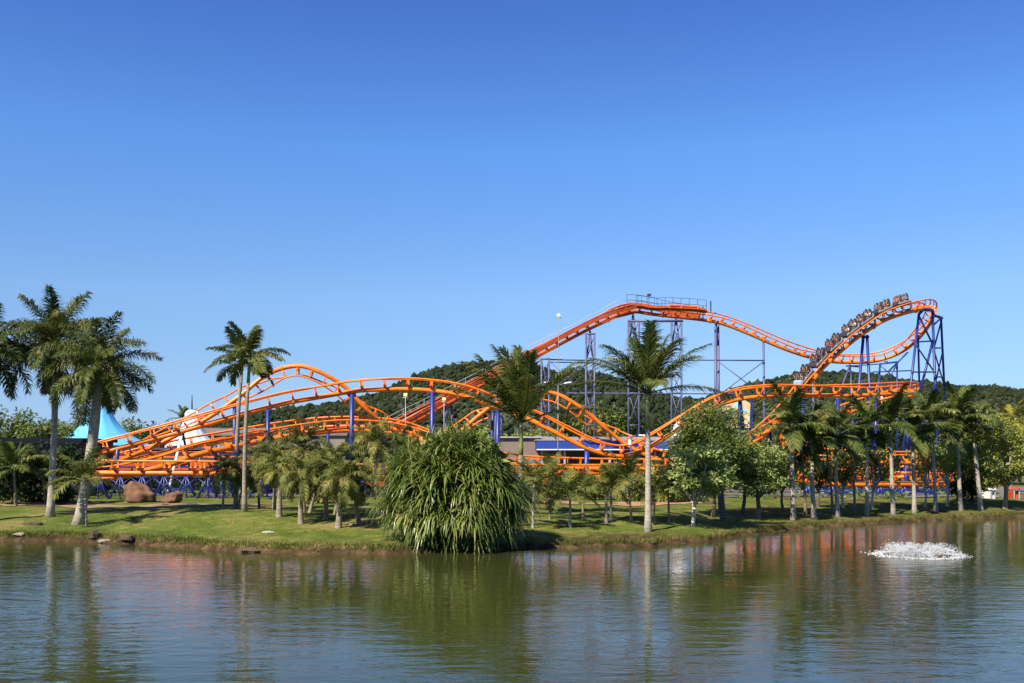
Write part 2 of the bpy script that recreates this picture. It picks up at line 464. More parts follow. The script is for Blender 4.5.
def crown_mesh(key, seed, mat, nf, L, el=(-25, 85), droop=70, nl=30, ll=.55, lw=.05, hang=.5, wind=None, az=None, lift=.25, bow=1.0, fwd=.35):
    mb = MB(); rg = random.Random(seed)
    for i in range(nf):
        a = i * 2.39996 + rg.uniform(-.25, .25)
        if az: a = az(i, rg, a)
        u = ((i + .5) / nf) ** bow
        e = el[0] + (el[1] - el[0]) * u + rg.uniform(-8, 8)
        frond(mb, (math.cos(a) * .06, math.sin(a) * .06, .1 * u), a, e, L * rg.uniform(.82, 1.1) * (1 if e < 60 else .85), droop * rg.uniform(.75, 1.2) * (1 if e < 60 else .55), rg, nl, ll, lw, hang, wind, lift, fwd)
    return mb.mesh('crown', mat, False)

CROWNS = {}
def crown(key, **kw):
    if key not in CROWNS: CROWNS[key] = crown_mesh(key, **kw)
    return CROWNS[key]

def sway(base, top, bend, n=12):
    """trunk axis: straight from base to top with a slight bow"""
    base = Vector(base); top = Vector(top); out = []
    for i in range(n + 1):
        t = i / n
        p = base.lerp(top, t); p += Vector((bend, bend * .4, 0)) * math.sin(math.pi * t)
        out.append(p)
    return out

def palm(label, base, top, r, cm, scale=1, rz=None, bend=0, bark='bark_pale', shaft=0, bulge=None, group=None, kind='palm_tree', spear=None, tilt=(0, 0), skirt=False):
    """base: ground point; top: world point where the fronds spring"""
    base = Vector(base); rel = Vector(top) - base
    t = thing(kind, label, 'palm tree' if kind != 'young_palm' else 'young palm', base - Vector((0, 0, .03)), 0, group)
    axis = sway((0, 0, -.12), rel, bend)
    H = rel.z; n = len(axis) - 1
    rr = []
    for i in range(n + 1):
        u = i / n
        k = 1.0 - .35 * u + .45 * math.exp(-u * H / .35)
        if bulge: k += bulge * math.exp(-((u - .62) / .22) ** 2)
        rr.append(r * k)
    cut = n
    if shaft:
        cut = max(2, int(round(n * (1 - shaft / H))))
    tr = MB(); tr.tube(axis[:cut + 1], rr[:cut + 1], 10); tr.build('trunk', M[bark], t)
    if shaft:
        sh = MB(); ra = [rr[cut] * .98] + [rr[cut] * (1.18 - .55 * (i / (n - cut))) for i in range(1, n - cut + 1)]
        sh.tube(axis[cut:], ra, 10); sh.build('crownshaft', M['shaft'], t)
    c = link('crown', cm, t, rel); c.scale = (scale,) * 3
    c.rotation_euler = (tilt[0], tilt[1], rnd.uniform(0, 6.28) if rz is None else rz)
    if spear:
        sp = MB(); rg = random.Random(int(abs(base.x) * 100))
        for a in (0.2, 2.4, 4.4): frond(sp, (0, 0, .1), a, 80, spear, 14, rg, 26, .3, .05, .1, None, .2)
        sp.build('new_leaf', M['leaf_spear'], t, False, rel)
    return t

def leaves_on(mb, c, rad, n, size, rg, up=.5, flat=1.0, lay=0):
    """n leaf blades through the volume of a clump"""
    for _ in range(n):
        while True:
            q = Vector((rg.uniform(-1, 1), rg.uniform(-1, 1), rg.uniform(-1, 1)))
            if q.length <= 1: break
        q = q * (.45 + .55 * q.length)
        p = Vector(c) + Vector((q.x * rad, q.y * rad, q.z * rad * flat))
        d = (q.normalized() * .9 + Vector((rg.uniform(-1, 1), rg.uniform(-1, 1), rg.uniform(-.9, .5)))).normalized()
        if lay: d.z *= 1 - lay; d.normalize()
        s = d.cross(Vector((rg.uniform(-1, 1) * (1 - lay), rg.uniform(-1, 1) * (1 - lay), rg.uniform(-.2, 1) + up)))
        if s.length < .05: continue
        s.normalize()
        l = size * rg.uniform(.7, 1.35); w = l * .27
        nn = s.cross(d)
        o = len(mb.v)
        for v in (p, p + d * l * .5 + s * w + nn * l * .06, p + d * l - nn * l * .08, p + d * l * .5 - s * w + nn * l * .06): mb.v.append(tuple(v))
        mb.f.append((o, o+1, o+2, o+3))

def tree(label, base, trunk_h, ctr, radii, mat, seed, r=.12, bark='bark_tree', n_cl=60, per=60, leaf=.2, clr=.55, group=None, cat='tree', kind='tree', name_leaf='crown', low=-.8, lay=0, flat=.75):
    """ctr: crown centre relative to base; radii of the crown's envelope"""
    rg = random.Random(seed); base = Vector(base)
    t = thing(kind, label, cat, base - Vector((0, 0, .03)), 0, group)
    ctr = Vector(ctr); fork = Vector((ctr.x * .3, ctr.y * .3, trunk_h))
    tr = MB(); tr.tube([(0, 0, -.1), (0, 0, .1), fork * .5 + Vector((rg.uniform(-.06, .06), 0, 0)), fork], [r * 1.5, r * 1.1, r * .95, r * .8], 8)
    cl = []
    for i in range(n_cl):
        for _ in range(40):
            q = Vector((rg.uniform(-1, 1), rg.uniform(-1, 1), rg.uniform(low, 1)))
            if .35 < q.length <= 1: break
        q *= rg.uniform(.85, 1.12)
        cl.append(ctr + Vector((q.x * radii[0], q.y * radii[1], q.z * radii[2])))
    for i in range(min(12, n_cl)):
        e = cl[i]; mid = fork.lerp(e, .5) + Vector((rg.uniform(-.15, .15), rg.uniform(-.15, .15), .12 * radii[2]))
        tr.tube([fork - Vector((0, 0, .05)), mid, e], [r * .55, r * .33, r * .1], 5, False)
    tr.build('trunk', M[bark], t)
    mb = MB()
    for c in cl:
        k = rg.uniform(.6, 1.35)
        leaves_on(mb, c, clr * k, int(per * k * k), leaf, rg, flat=flat, lay=lay)
    mb.build(name_leaf, M[mat], t, False)
    return t

def bush(label, base, radii, mat, seed, n_cl=30, per=50, leaf=.2, clr=.45, group=None, kind='shrub'):
    return tree(label, base, radii[2] * .5, (0, 0, radii[2] * .95), radii, mat, seed, .05, 'bark_tree', n_cl, per, leaf, clr, group, 'shrub', kind, 'foliage', -.95)

# --- crowns
crown('royal', seed=1, mat=M['leaf_palm'], nf=30, L=3.3, el=(-42, 82), droop=70, nl=96, ll=.75, lw=.045, hang=.5, lift=.8)
crown('royal2', seed=2, mat=M['leaf_palm'], nf=29, L=3.0, el=(-48, 78), droop=68, nl=96, ll=.72, lw=.045, hang=.5, lift=.8)
crown('royal3', seed=5, mat=M['leaf_palm'], nf=28, L=3.0, el=(-38, 80), droop=70, nl=96, ll=.72, lw=.045, hang=.5, lift=.8)
crown('slim', seed=3, mat=M['leaf_palm'], nf=13, L=2.25, el=(-16, 74), droop=62, nl=70, ll=.55, lw=.05, hang=.45, lift=.3)
crown('slim2', seed=9, mat=M['leaf_palm'], nf=12, L=2.15, el=(-20, 75), droop=66, nl=70, ll=.55, lw=.05, hang=.45, lift=.3)
for k in range(4):
    crown('short%d' % k, seed=20 + k, mat=M['leaf_short'], nf=22, L=1.75, el=(-20, 84), droop=108, nl=50, ll=.46, lw=.034, hang=.55, lift=.45)
for k in range(4):
    crown('dark%d' % k, seed=40 + k, mat=M['leaf_dark'], nf=11, L=2.6, el=(-20, 88), droop=62, nl=46, ll=.8, lw=.062, hang=.45, lift=.2, bow=.8, fwd=.6)
for k in range(3):
    crown('young%d' % k, seed=60 + k, mat=M['leaf_short'], nf=13, L=1.25, el=(0, 86), droop=75, nl=36, ll=.4, lw=.03, hang=.4, lift=.35)
crown('yellow', seed=70, mat=M['leaf_yellow'], nf=14, L=2.2, el=(-5, 80), droop=75, nl=50, ll=.5, lw=.05, hang=.4)
crown('mid', seed=88, mat=M['leaf_palm'], nf=18, L=3.9, el=(20, 86), droop=44, nl=64, ll=1.05, lw=.055, hang=.4, wind=(-.06, .05, 0), lift=.16, fwd=.75)
crown('blown', seed=86, mat=M['leaf_palm'], nf=18, L=5.1, el=(26, 89), droop=36, nl=70, ll=1.2, lw=.06, hang=.4, wind=(-.3, .12, 0), lift=.18, fwd=.75)

def top_at(base, px, py): return P(px, py, base.y)

# --- left royal palms
b = G(50, 517); palm('tall thick-trunked palm with pale grey bark, left of the blue tent beside the dark hedge', b, top_at(b, 56, 343), .19, CROWNS['royal'], 1.0, .3, .05, 'bark_pale', 1.0, None, 'thick-trunked palms on the left bank', spear=1.6)
b = G(78, 524.5); palm('thick-trunked palm leaning in front of the blue tent', b, top_at(b, 100, 367), .25, CROWNS['royal2'], .98, 1.3, .1, 'bark_pale', .7, .2, 'thick-trunked palms on the left bank')
b = G(-14, 521); palm('palm at the far left edge with only its fronds in view', b, top_at(b, -16, 352), .26, CROWNS['royal3'], 1, 2.2, 0, 'bark_pale', .8, None, 'thick-trunked palms on the left bank')
b = G(87, 526); palm('young palm with a thin white stem growing before the leaning thick trunk', b, top_at(b, 84, 480), .05, CROWNS['young0'], 1.5, None, 0, 'bark_pale', kind='young_palm')
# --- twin slender palms
b = G(236, 508.5); palm('left one of the twin slender palms rising past the orange arch', b, top_at(b, 242.5, 362), .125, CROWNS['slim'], 1, .5, -.1, 'bark_grey', .9, None, 'twin slender palms', spear=1.3)
b = G(244.5, 511.5); palm('right one of the twin slender palms rising past the orange arch', b, top_at(b, 250, 356), .12, CROWNS['slim2'], 1, 2.6, -.08, 'bark_grey', 1.2, None, 'twin slender palms')
# --- the short shaggy palms before the ride
SP = [(223, 508.5, 226, 466, 1.0, .06, 'short shaggy palm standing apart at the left end of the palm cluster'),
 (259.5, 509, 260, 458, 1.15, .07, 'short shaggy palm just right of the twin slender palms'),
 (274, 509.5, 276, 452, 1.1, .09, 'short shaggy palm behind the one with the yellow-brown trunk'),
 (279, 517, 280, 467, 1.05, .13, 'short shaggy palm with a stout yellow-brown trunk'),
 (304, 513, 302, 444, 1.25, .10, 'tallest of the short shaggy palms, highest crown in their cluster'),
 (301, 523.5, 303, 472, 1.0, .12, 'short shaggy palm in the middle of the cluster, in front of the tallest one'),
 (309, 513, 318, 462, 1.05, .09, 'thin short palm close behind the middle of the cluster'),
 (326, 519.5, 328, 466, 1.05, .11, 'dark-trunked short palm left of the one nearest the water'),
 (335, 514.5, 338, 456, 1.1, .09, 'short palm behind the one nearest the water in the cluster'),
 (338, 528, 343, 474, 1.0, .13, 'pale-trunked short palm nearest the water in the shaggy cluster'),
 (359.5, 525.5, 356, 478, .95, .12, 'short shaggy palm at the right end of the cluster beside the white slab'),
 (238, 508, 244, 474, .75, .05, 'small bushy palm at the feet of the twin slender palms'),
 (378, 515, 376, 440, 1.2, .11, 'shaggy palm growing between the palm cluster and the strap-leaf thicket'),
 (398, 512, 402, 446, 1.1, .1, 'shaggy palm peeping over the left shoulder of the strap-leaf thicket')]
for i, (bx, by, tx, ty, sc, r, lb) in enumerate(SP):
    b = G(bx, by); palm(lb, b, top_at(b, tx, ty + 5), r, CROWNS['short%d' % (i % 4)], sc * .86, None, rnd.uniform(-.06, .06), ('bark_grey', 'bark_brown', 'bark_grey')[i % 3], group='short shaggy palms before the ride')
# --- palm behind the thicket and palm at the centre
b = G(521, 517); palm('wind-blown palm with a green crownshaft rising behind the strap-leaf thicket', b, top_at(b, 521, 422), .15, CROWNS['blown'], .92, 0, 0, 'bark_grey', 1.5)
b = G(648, 532); palm('tall lone palm with a speckled pale trunk on the open lawn at centre', b, top_at(b, 647, 393), .155, CROWNS['mid'], .92, 0, .03, 'bark_pale', 1.35)
# --- young palms on the middle lawn
YP = [(570, 527.5, 570, 496, 1.25, .07, 'young palm nearest the water on the middle lawn'),
 (583, 520, 583, 486, .9, .06, 'thin dark-stemmed young palm behind the one nearest the water'),
 (606.5, 523.5, 607, 489, 1.1, .08, 'left one of two close young palms on the middle lawn'),
 (611, 521, 612, 482, .9, .07, 'right one of two close young palms on the middle lawn'),
 (632, 523, 628, 478, 1.35, .06, 'shaggy young palm just left of the tall lone palm'),
 (549.5, 519, 550, 478, 1.2, .04, 'thin young palm beside the strap-leaf thicket'),
 (533, 528, 534, 484, 1.3, .06, 'young palm rising from the right flank of the strap-leaf thicket'),
 (653, 525, 655, 496, .9, .04, 'small young palm behind the tall lone palm trunk'),
 (669, 521.5, 668, 484, 1.0, .06, 'young palm between the lone palm and the leafy trees')]
for i, (bx, by, tx, ty, sc, r, lb) in enumerate(YP):
    b = G(bx, by); palm(lb, b, top_at(b, tx, ty), r, CROWNS['young%d' % (i % 3)], sc, None, rnd.uniform(-.03, .03), ('bark_pale', 'bark_brown', 'bark_grey')[i % 3], group='young palms on the middle lawn', kind='young_palm')
# --- row of palms along the right bank
RP = [(793, 520, 790, 428, 1.12, .135, 'pale-trunked palm at the left end of the right bank row, crown below the train'),
 (814, 517.5, 812, 440, .95, .135, 'second palm from the left end of the right bank row'),
 (838, 516.5, 836, 436, 1.0, .125, 'third palm from the left end of the right bank row'),
 (867, 515.5, 866, 428, 1.0, .12, 'fourth palm from the left end of the right bank row'),
 (893.5, 514.3, 890, 424, 1.08, .135, 'fifth palm from the left end of the right bank row'),
 (914.5, 513, 912, 430, 1.0, .135, 'sixth palm from the left end of the right bank row'),
 (936, 511.2, 932, 426, 1.08, .12, 'seventh palm from the left end of the right bank row, with a leaning stem'),
 (961, 511, 957, 420, 1.15, .135, 'eighth palm from the left in the right bank row, with a lime new leaf'),
 (981, 510, 973, 428, 1.0, .155, 'last palm at the right end of the right bank row, beside the lime leafy tree'),
 (806, 515, 802, 446, .9, .08, 'dark thin-stemmed palm behind the two leftmost row palms'),
 (833, 514.5, 826, 446, .95, .08, 'dark thin-stemmed palm behind the third row palm'),
 (855, 513, 852, 448, .9, .08, 'dark thin-stemmed palm behind the gap between third and fourth row palms')]
for i, (bx, by, tx, ty, sc, r, lb) in enumerate(RP):
    b = G(bx, by); palm(lb, b, top_at(b, tx, ty), r, CROWNS['dark%d' % (i % 4)], sc, None, rnd.uniform(-.08, .08), 'bark_pale' if i < 9 else 'bark_brown', .9 if i < 9 else 0, group='palms along the right bank', spear=1.4 if i in (4, 7) else None)

# --- the great mound of strap leaves at the water's edge
def thicket():
    base = Vector((P(455, 551, 40.2).x, 39.9, .05))
    t = thing('pandanus_thicket', 'large rounded thicket of long drooping strap leaves hanging over the water', 'shrub', base)
    rg = random.Random(11); mb = MB(); st = MB()
    heads = []
    for i in range(270):
        for _ in range(60):
            q = Vector((rg.gauss(0, 1), rg.gauss(0, 1), rg.gauss(0, 1))).normalized()
            if q.z > -.75 and q.y < .8: break
        k = rg.uniform(.82, 1.04); hsh = q.x * 2 + q.z * 3
        lump = 1 + .06 * math.sin(hsh * 7.3) + .07 * math.sin(q.x * 5 + 1) + .06 * math.sin(q.z * 6 + q.x * 3)
        p = Vector((q.x * 2.4 * k * lump + (-.1 if q.z > .2 else .12), q.y * 2.3 * k, 2.12 + q.z * (1.88 if q.z > 0 else 2.05) * k * lump))
        heads.append((p, q))
    # inner growth closes the mound
    for i in range(60):
        q = Vector((rg.gauss(0, 1), rg.gauss(0, 1), rg.gauss(0, 1))).normalized()
        leaves_on(mb, (q.x * 1.7, q.y * 1.6, 2.2 + q.z * 1.6), .7, 55, .55, rg)
    for hi, (p, q) in enumerate(heads):
        if hi % 3 == 0: st.tube([(p.x * .25, p.y * .25, 0), (p.x * .6, p.y * .6, p.z * .6), p], [.09, .07, .05], 5, False)
        for j in range(23):
            a = rg.uniform(0, 6.28); e = R(rg.uniform(-10, 62))
            d = Vector((math.cos(a) * math.cos(e), math.sin(a) * math.cos(e), math.sin(e))) + q * .85
            d.normalize()
            Ln = rg.uniform(.9, 1.6); w = rg.uniform(.019, .031); g = rg.uniform(.24, .42) * (1 - .35 * max(0, q.z))
            pt = Vector(p); n = 6
            S = d.cross(UP); S = S.normalized() if S.length > .1 else Vector((1, 0, 0))
            o = len(mb.v)
            for i in range(n + 1):
                u = i / n; ww = w * (1 - u ** 2.2) * (.7 + .6 * min(1, u * 4)) + .003
                fold = d.cross(S) * ww * .35
                mb.v.append(tuple(pt + S * ww + fold)); mb.v.append(tuple(pt - S * ww + fold))
                pt = pt + d * (Ln / n); d = (d + Vector((0, 0, -g * (.6 + u * 1.6)))).normalized()
                if pt.z < -.05: pt.z = -.05
            for i in range(n): mb.f.append((o + 2*i, o + 2*i + 1, o + 2*i + 3, o + 2*i + 2))
    mb.build('foliage', M['leaf_strap'], t, False); st.build('stem', M['bark_tree'], t)
thicket()
# ------------------------------------------------------------------ trees and shrubs
b = G(693, 526); tree('small tree with pale variegated leaves and a whitewashed trunk beside the lone palm', b, 1.0, (.1, -.5, 2.6), (2.1, 1.6, 1.5), 'leaf_pale', 101, .1, 'bark_white', 62, 110, .17, .5, lay=.35, flat=.42)
b = G(724, 521); tree('dense dark leafy tree with its crown under the rising orange track', b, 1.6, (-.5, .4, 4.1), (2.0, 1.7, 1.8), 'leaf_tree', 102, .19, 'bark_tree', 110, 130, .14, .58)
b = G(758, 520); tree('round leafy tree with two-toned leaves at the left end of the right bank palms', b, 1.2, (0, .2, 2.6), (1.6, 1.5, 1.45), 'leaf_pale', 103, .13, 'bark_tree', 56, 105, .16, .48, lay=.35, flat=.42)
b = G(742, 516); tree('slim-trunked leafy tree standing behind the two-toned one', b, 1.7, (.7, .8, 2.9), (1.6, 1.4, 1.3), 'leaf_lime', 104, .1, 'bark_tree', 60, 110, .14, .48)
b = G(713, 517); tree('low leafy tree with a brown trunk behind the pale variegated one', b, 1.2, (.4, .8, 2.7), (1.6, 1.4, 1.2), 'leaf_tree', 105, .1, 'bark_brown', 45, 110, .14, .5)
b = G(1005, 508.5); tree('broad lime-green leafy tree at the right edge of the bank', b, 1.4, (.1, -.2, 3.3), (2.9, 2.4, 2.2), 'leaf_lime', 106, .16, 'bark_grey', 105, 115, .18, .6, lay=.35, flat=.42)
b = G(973, 505); tree('tree with shade-darkened leaves between the last row palm and the lime leafy tree', b, .6, (0, .6, 2.2), (1.3, 1.3, 2.1), 'leaf_shade', 107, .12, 'bark_tree', 60, 70, .2, .5)  # shadow on this tree is put into its dark leaf colour
b = G(843, 508); tree('yellow-green shrubby tree behind the third row palm', b, 1.1, (0, 0, 2.6), (1.2, 1.1, .9), 'leaf_lime', 108, .08, 'bark_white', 26, 55, .2, .45, 'small trees behind the right bank palms')
b = G(872, 508); tree('pale-leaved small tree behind the fourth row palm', b, 1.1, (.2, 0, 2.8), (1.4, 1.3, 1.0), 'leaf_pale', 109, .08, 'bark_white', 30, 50, .2, .45, 'small trees behind the right bank palms')
b = G(925, 507); tree('small tree with light leaves between the sixth and seventh row palms', b, 1.3, (.2, 0, 3.0), (1.5, 1.3, 1.1), 'leaf_lime', 110, .08, 'bark_white', 32, 50, .2, .45, 'small trees behind the right bank palms')
b = G(947, 506); tree('small bright leafy tree left of the eighth row palm', b, 1.3, (.2, 0, 3.3), (1.4, 1.3, 1.3), 'leaf_pale', 111, .08, 'bark_white', 32, 50, .2, .45, 'small trees behind the right bank palms')
b = G(818, 507); tree('dark small tree behind the second row palm', b, 1.0, (0, 0, 2.3), (1.2, 1.1, .9), 'leaf_tree', 112, .09, 'bark_tree', 26, 55, .2, .5, 'small trees behind the right bank palms')
b = G(783, 511); tree('leafy small tree with a thin trunk behind the leftmost row palm', b, 1.1, (-.2, 0, 2.4), (1.3, 1.1, 1.0), 'leaf_lime', 113, .08, 'bark_tree', 28, 55, .2, .5, 'small trees behind the right bank palms')
SB = [(536, 503, (.9, .8, 1.1), 'leaf_short', 'yellow-green shrub beyond the right flank of the strap-leaf thicket'), (560, 500, (.8, .7, 1.0), 'leaf_tree', 'green shrub behind the young palm nearest the water'),
      (594, 500, (.8, .7, .9), 'leaf_tree', 'green shrub left of the two close young palms'), (622, 501, (1.1, .8, 1.45), 'leaf_lime', 'tall pale shrub behind the shaggy young palm'), (641, 501, (.8, .7, 1.2), 'leaf_short', 'yellow-green shrub just left of the lone palm trunk'),
      (664, 502, (.9, .8, 1.2), 'leaf_lime', 'bright shrub just right of the lone palm trunk'), (684, 502, (.8, .8, 1.1), 'leaf_tree', 'green shrub behind the whitewashed trunk'), (318, 503, (.8, .7, .9), 'leaf_short', 'ochre-green shrub among the shaggy palm trunks')]
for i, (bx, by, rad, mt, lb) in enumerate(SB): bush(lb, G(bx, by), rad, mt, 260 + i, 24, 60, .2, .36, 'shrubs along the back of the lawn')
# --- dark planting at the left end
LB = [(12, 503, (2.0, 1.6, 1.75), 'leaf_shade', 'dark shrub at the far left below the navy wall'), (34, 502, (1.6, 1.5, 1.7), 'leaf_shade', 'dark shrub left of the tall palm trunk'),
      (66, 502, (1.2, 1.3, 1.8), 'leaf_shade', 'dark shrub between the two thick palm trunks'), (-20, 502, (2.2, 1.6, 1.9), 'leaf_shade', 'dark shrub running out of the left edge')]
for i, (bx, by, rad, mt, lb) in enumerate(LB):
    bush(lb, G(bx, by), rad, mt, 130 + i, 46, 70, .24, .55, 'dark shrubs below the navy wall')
for i, (bx, by, tx, ty, lb) in enumerate([(16, 506, 14, 468, 'broad-fronded low palm standing up against the dark shrubs'), (46, 504, 42, 474, 'low palm half hidden behind the tall palm trunk')]):
    b = G(bx, by); palm(lb, b, top_at(b, tx, ty), .08, CROWNS['dark%d' % i], .85, None, 0, 'bark_brown', kind='palm_tree', group='low palms before the navy wall', spear=1.5 if i == 0 else None)
def bt(px, Y, py_top, rx, mat, seed, label, n=70, per=60, leaf=.3, clr=.8, grp=None, ry=None):
    x = (px - CX) / F * Y; z0 = float(ground(x, Y)); H = CAM_H + (HZ - py_top) / F * Y - z0
    rz_ = min(H * .42, rx * 1.2)
    return tree(label, (x, Y, z0), max(.6, H - 2 * rz_), (0, 0, H - rz_), (rx, ry or rx, rz_), mat, seed, .2, 'bark_tree', n, per, leaf, clr, grp)
BT = [(8, 84, 405, 2.6, 'leaf_tree', 'sunlit tree above the navy wall at the far left'), (38, 86, 410, 2.4, 'leaf_tree', 'sunlit tree above the navy wall, left of the tall palm trunk'),
      (63, 112, 413, 2.8, 'leaf_tree', 'sunlit tree between the thick palm trunks, left of the blue tent'), (-25, 84, 404, 2.8, 'leaf_tree', 'tree above the navy wall cut by the left edge')]
for i, (px, Y, ty, rx, mt, lb) in enumerate(BT): bt(px, Y, ty, rx, mt, 150 + i, lb, 60, 60, .3, .75, 'trees above the navy wall')
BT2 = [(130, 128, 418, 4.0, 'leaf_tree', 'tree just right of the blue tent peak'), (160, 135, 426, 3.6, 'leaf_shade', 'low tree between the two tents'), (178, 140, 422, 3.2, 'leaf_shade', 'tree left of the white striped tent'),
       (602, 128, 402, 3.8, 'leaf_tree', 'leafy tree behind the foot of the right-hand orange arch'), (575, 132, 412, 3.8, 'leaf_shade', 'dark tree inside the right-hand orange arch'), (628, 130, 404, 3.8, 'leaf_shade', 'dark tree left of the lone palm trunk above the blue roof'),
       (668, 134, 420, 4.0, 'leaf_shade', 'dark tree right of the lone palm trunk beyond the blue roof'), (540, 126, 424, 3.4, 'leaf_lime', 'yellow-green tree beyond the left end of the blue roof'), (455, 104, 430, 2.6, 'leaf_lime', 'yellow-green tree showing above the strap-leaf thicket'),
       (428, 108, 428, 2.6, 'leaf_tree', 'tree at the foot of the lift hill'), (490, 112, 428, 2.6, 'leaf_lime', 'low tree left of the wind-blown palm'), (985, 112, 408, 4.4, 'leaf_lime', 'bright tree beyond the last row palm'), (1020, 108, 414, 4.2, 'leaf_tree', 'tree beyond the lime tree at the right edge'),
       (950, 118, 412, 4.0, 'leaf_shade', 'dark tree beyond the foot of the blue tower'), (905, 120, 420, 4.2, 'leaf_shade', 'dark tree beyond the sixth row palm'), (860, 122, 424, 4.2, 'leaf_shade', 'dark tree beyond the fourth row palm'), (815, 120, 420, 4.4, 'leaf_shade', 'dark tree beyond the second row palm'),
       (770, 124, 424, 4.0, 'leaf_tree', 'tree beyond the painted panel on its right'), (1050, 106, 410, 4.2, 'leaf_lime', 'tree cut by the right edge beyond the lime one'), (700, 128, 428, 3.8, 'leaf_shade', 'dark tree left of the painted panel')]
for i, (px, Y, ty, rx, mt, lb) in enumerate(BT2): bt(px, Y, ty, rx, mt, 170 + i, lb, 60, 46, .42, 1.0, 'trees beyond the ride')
b = Vector((P(1010, 430, 82).x, 82, .85)); palm('yellow-fronded palm above the lime leafy tree', b, P(1010, 424, 82), .16, CROWNS['yellow'], 1.1, None, 0, 'bark_grey')
b = Vector((P(183, 430, 118).x, 118, .85)); palm('distant small palm left of the white tent peak', b, P(183, 419, 118), .14, CROWNS['dark1'], .8, None, 0, 'bark_grey')

# low ground cover behind the lawn
rg = random.Random(5); gc = MB()
for k in range(170):
    x = rg.uniform(-46, 48); y = rg.uniform(70, 78)
    r = rg.uniform(.25, .6); leaves_on(gc, (x, y, float(ground(x, y)) + r * .4), r, 26, .26, rg, flat=.7)
tag(gc.build('undergrowth', M['leaf_tree'], None, False), 'low leafy undergrowth along the foot of the ride', 'undergrowth', kind='stuff')

# rough grass on the lip of the bank and across the lawn
gr = MB(); rg = random.Random(6)
def blade(x, y, h, w):
    z = float(GZ[0]); a = rg.uniform(0, 6.28); l = rg.uniform(.2, .8) * h
    dx, dy = math.cos(a), math.sin(a); o = len(gr.v)
    gr.v += [(x - dy * w, y + dx * w, z - .02), (x + dy * w, y - dx * w, z - .02), (x + dx * l, y + dy * l, z + h)]
    gr.f.append((o, o + 1, o + 2))
NB = 34000
X = np.array([rg.uniform(-24, 36) for _ in range(NB)]); S = shore(X)
D = np.array([(.12 + abs(rg.gauss(0, .28))) if rg.random() < .5 else rg.uniform(.2, 14) for _ in range(NB)])
Zs = ground(X, S + D)
keep = np.abs(X / (S + D)) < .56
for x, y, z, d, k in zip(X, S + D, Zs, D, keep):
    if not k or z < .1: continue
    GZ = [z]; blade(x, y, rg.uniform(.07, .2) if d < .9 else rg.uniform(.03, .09), rg.uniform(.008, .018))
grassmat = leafmat('grass_blades', [(.15, (.06, .085, .015)), (.5, (.13, .145, .03)), (.9, (.30, .24, .10))], .3, .8, .5, .1)
tag(gr.build('grass', grassmat, None, False), 'rough sunlit grass on the lawn and hanging over the bank', 'grass', kind='stuff')

# --- stones
M['paleslab'] = plain('pale_stone', (.42, .42, .34), .9, .3, 3, bump=1)
def rock(label, px, py, size, mat, seed, name='boulder', sink=.12, Y=None):
    p = G(px, py) if Y is None else P(px, py, Y)
    bm = bmesh.new(); bmesh.ops.create_icosphere(bm, subdivisions=4, radius=1)
    rg = np.random.RandomState(seed); ph = rg.uniform(0, 6.28, (6, 3)); fr = rg.uniform(1.2, 4.2, (6, 3))
    planes = []
    for _ in range(16):
        q = rg.normal(0, 1, 3); q /= np.linalg.norm(q); planes.append((Vector(q), rg.uniform(.58, .9)))
    for v in bm.verts:
        c = v.co.copy()
        for q, d in planes:
            t = c.dot(q)
            if t > d: c = c - q * (t - d) * .92
        k = 1
        for a, f in zip(ph, fr): k += .035 * math.sin(c.x * f[0] * 3 + a[0]) * math.sin(c.y * f[1] * 3 + a[1]) + .02 * math.sin(c.z * f[2] * 4 + a[2])
        v.co = Vector((c.x * size[0], c.y * size[1], c.z * size[2])) * k * 1.2
    me = bpy.data.meshes.new(name); bm.to_mesh(me); bm.free(); me.shade_smooth(); me.materials.append(M[mat])
    o = link(name, me, None, (p.x, p.y, p.z + size[2] * (.72 - sink * 2)))
    o.rotation_euler = (0, 0, rg.uniform(-.3, .3))
    return tag(o, label, 'rock')
rock('large squarish red-brown boulder below the low orange track', 140, 502, (1.0, .8, .82), 'rock', 1)
rock('smaller red-brown boulder under the white and black strut', 172, 503, (.56, .5, .5), 'rock', 2)
rock('dark brown lump of earth and stone on the left bank edge', 95, 537, (.26, .22, .17), 'brownrock', 3, 'stone')
rock('brown-grey stone lying at the waterline on the left bank', 250, 553, (.34, .2, .17), 'brownrock', 4, 'stone', .2)
rock('jagged brown stone in the bank right of the earth lump', 128, 541, (.3, .18, .15), 'brownrock', 5, 'stone')
rock('low grey stone at the waterline below the left palms', 104, 543, (.3, .15, .08), 'greyrock', 6, 'stone')
rock('pale flat stone slab lying on the grass below the shaggy palms', 268, 533, (.27, .2, .05), 'paleslab', 7, 'slab', .1)
rock('small grey slab near the right end of the shaggy palms', 353, 525.5, (.25, .2, .05), 'greyrock', 8, 'slab', .1)
rock('brown mound of dry earth left of the leaning palm base', 32, 524.5, (.42, .3, .09), 'brownrock', 9, 'mound', .25)
rock('small tan clod on the grass at the left', 21, 535, (.28, .25, .1), 'greyrock', 10, 'stone', .25)
# ------------------------------------------------------------------ the ride
ride = thing('roller_coaster', 'orange steel roller coaster with blue supports, lift hill and inverting arches', 'roller coaster', (0, 80, .8))
RO = Vector(ride.location)

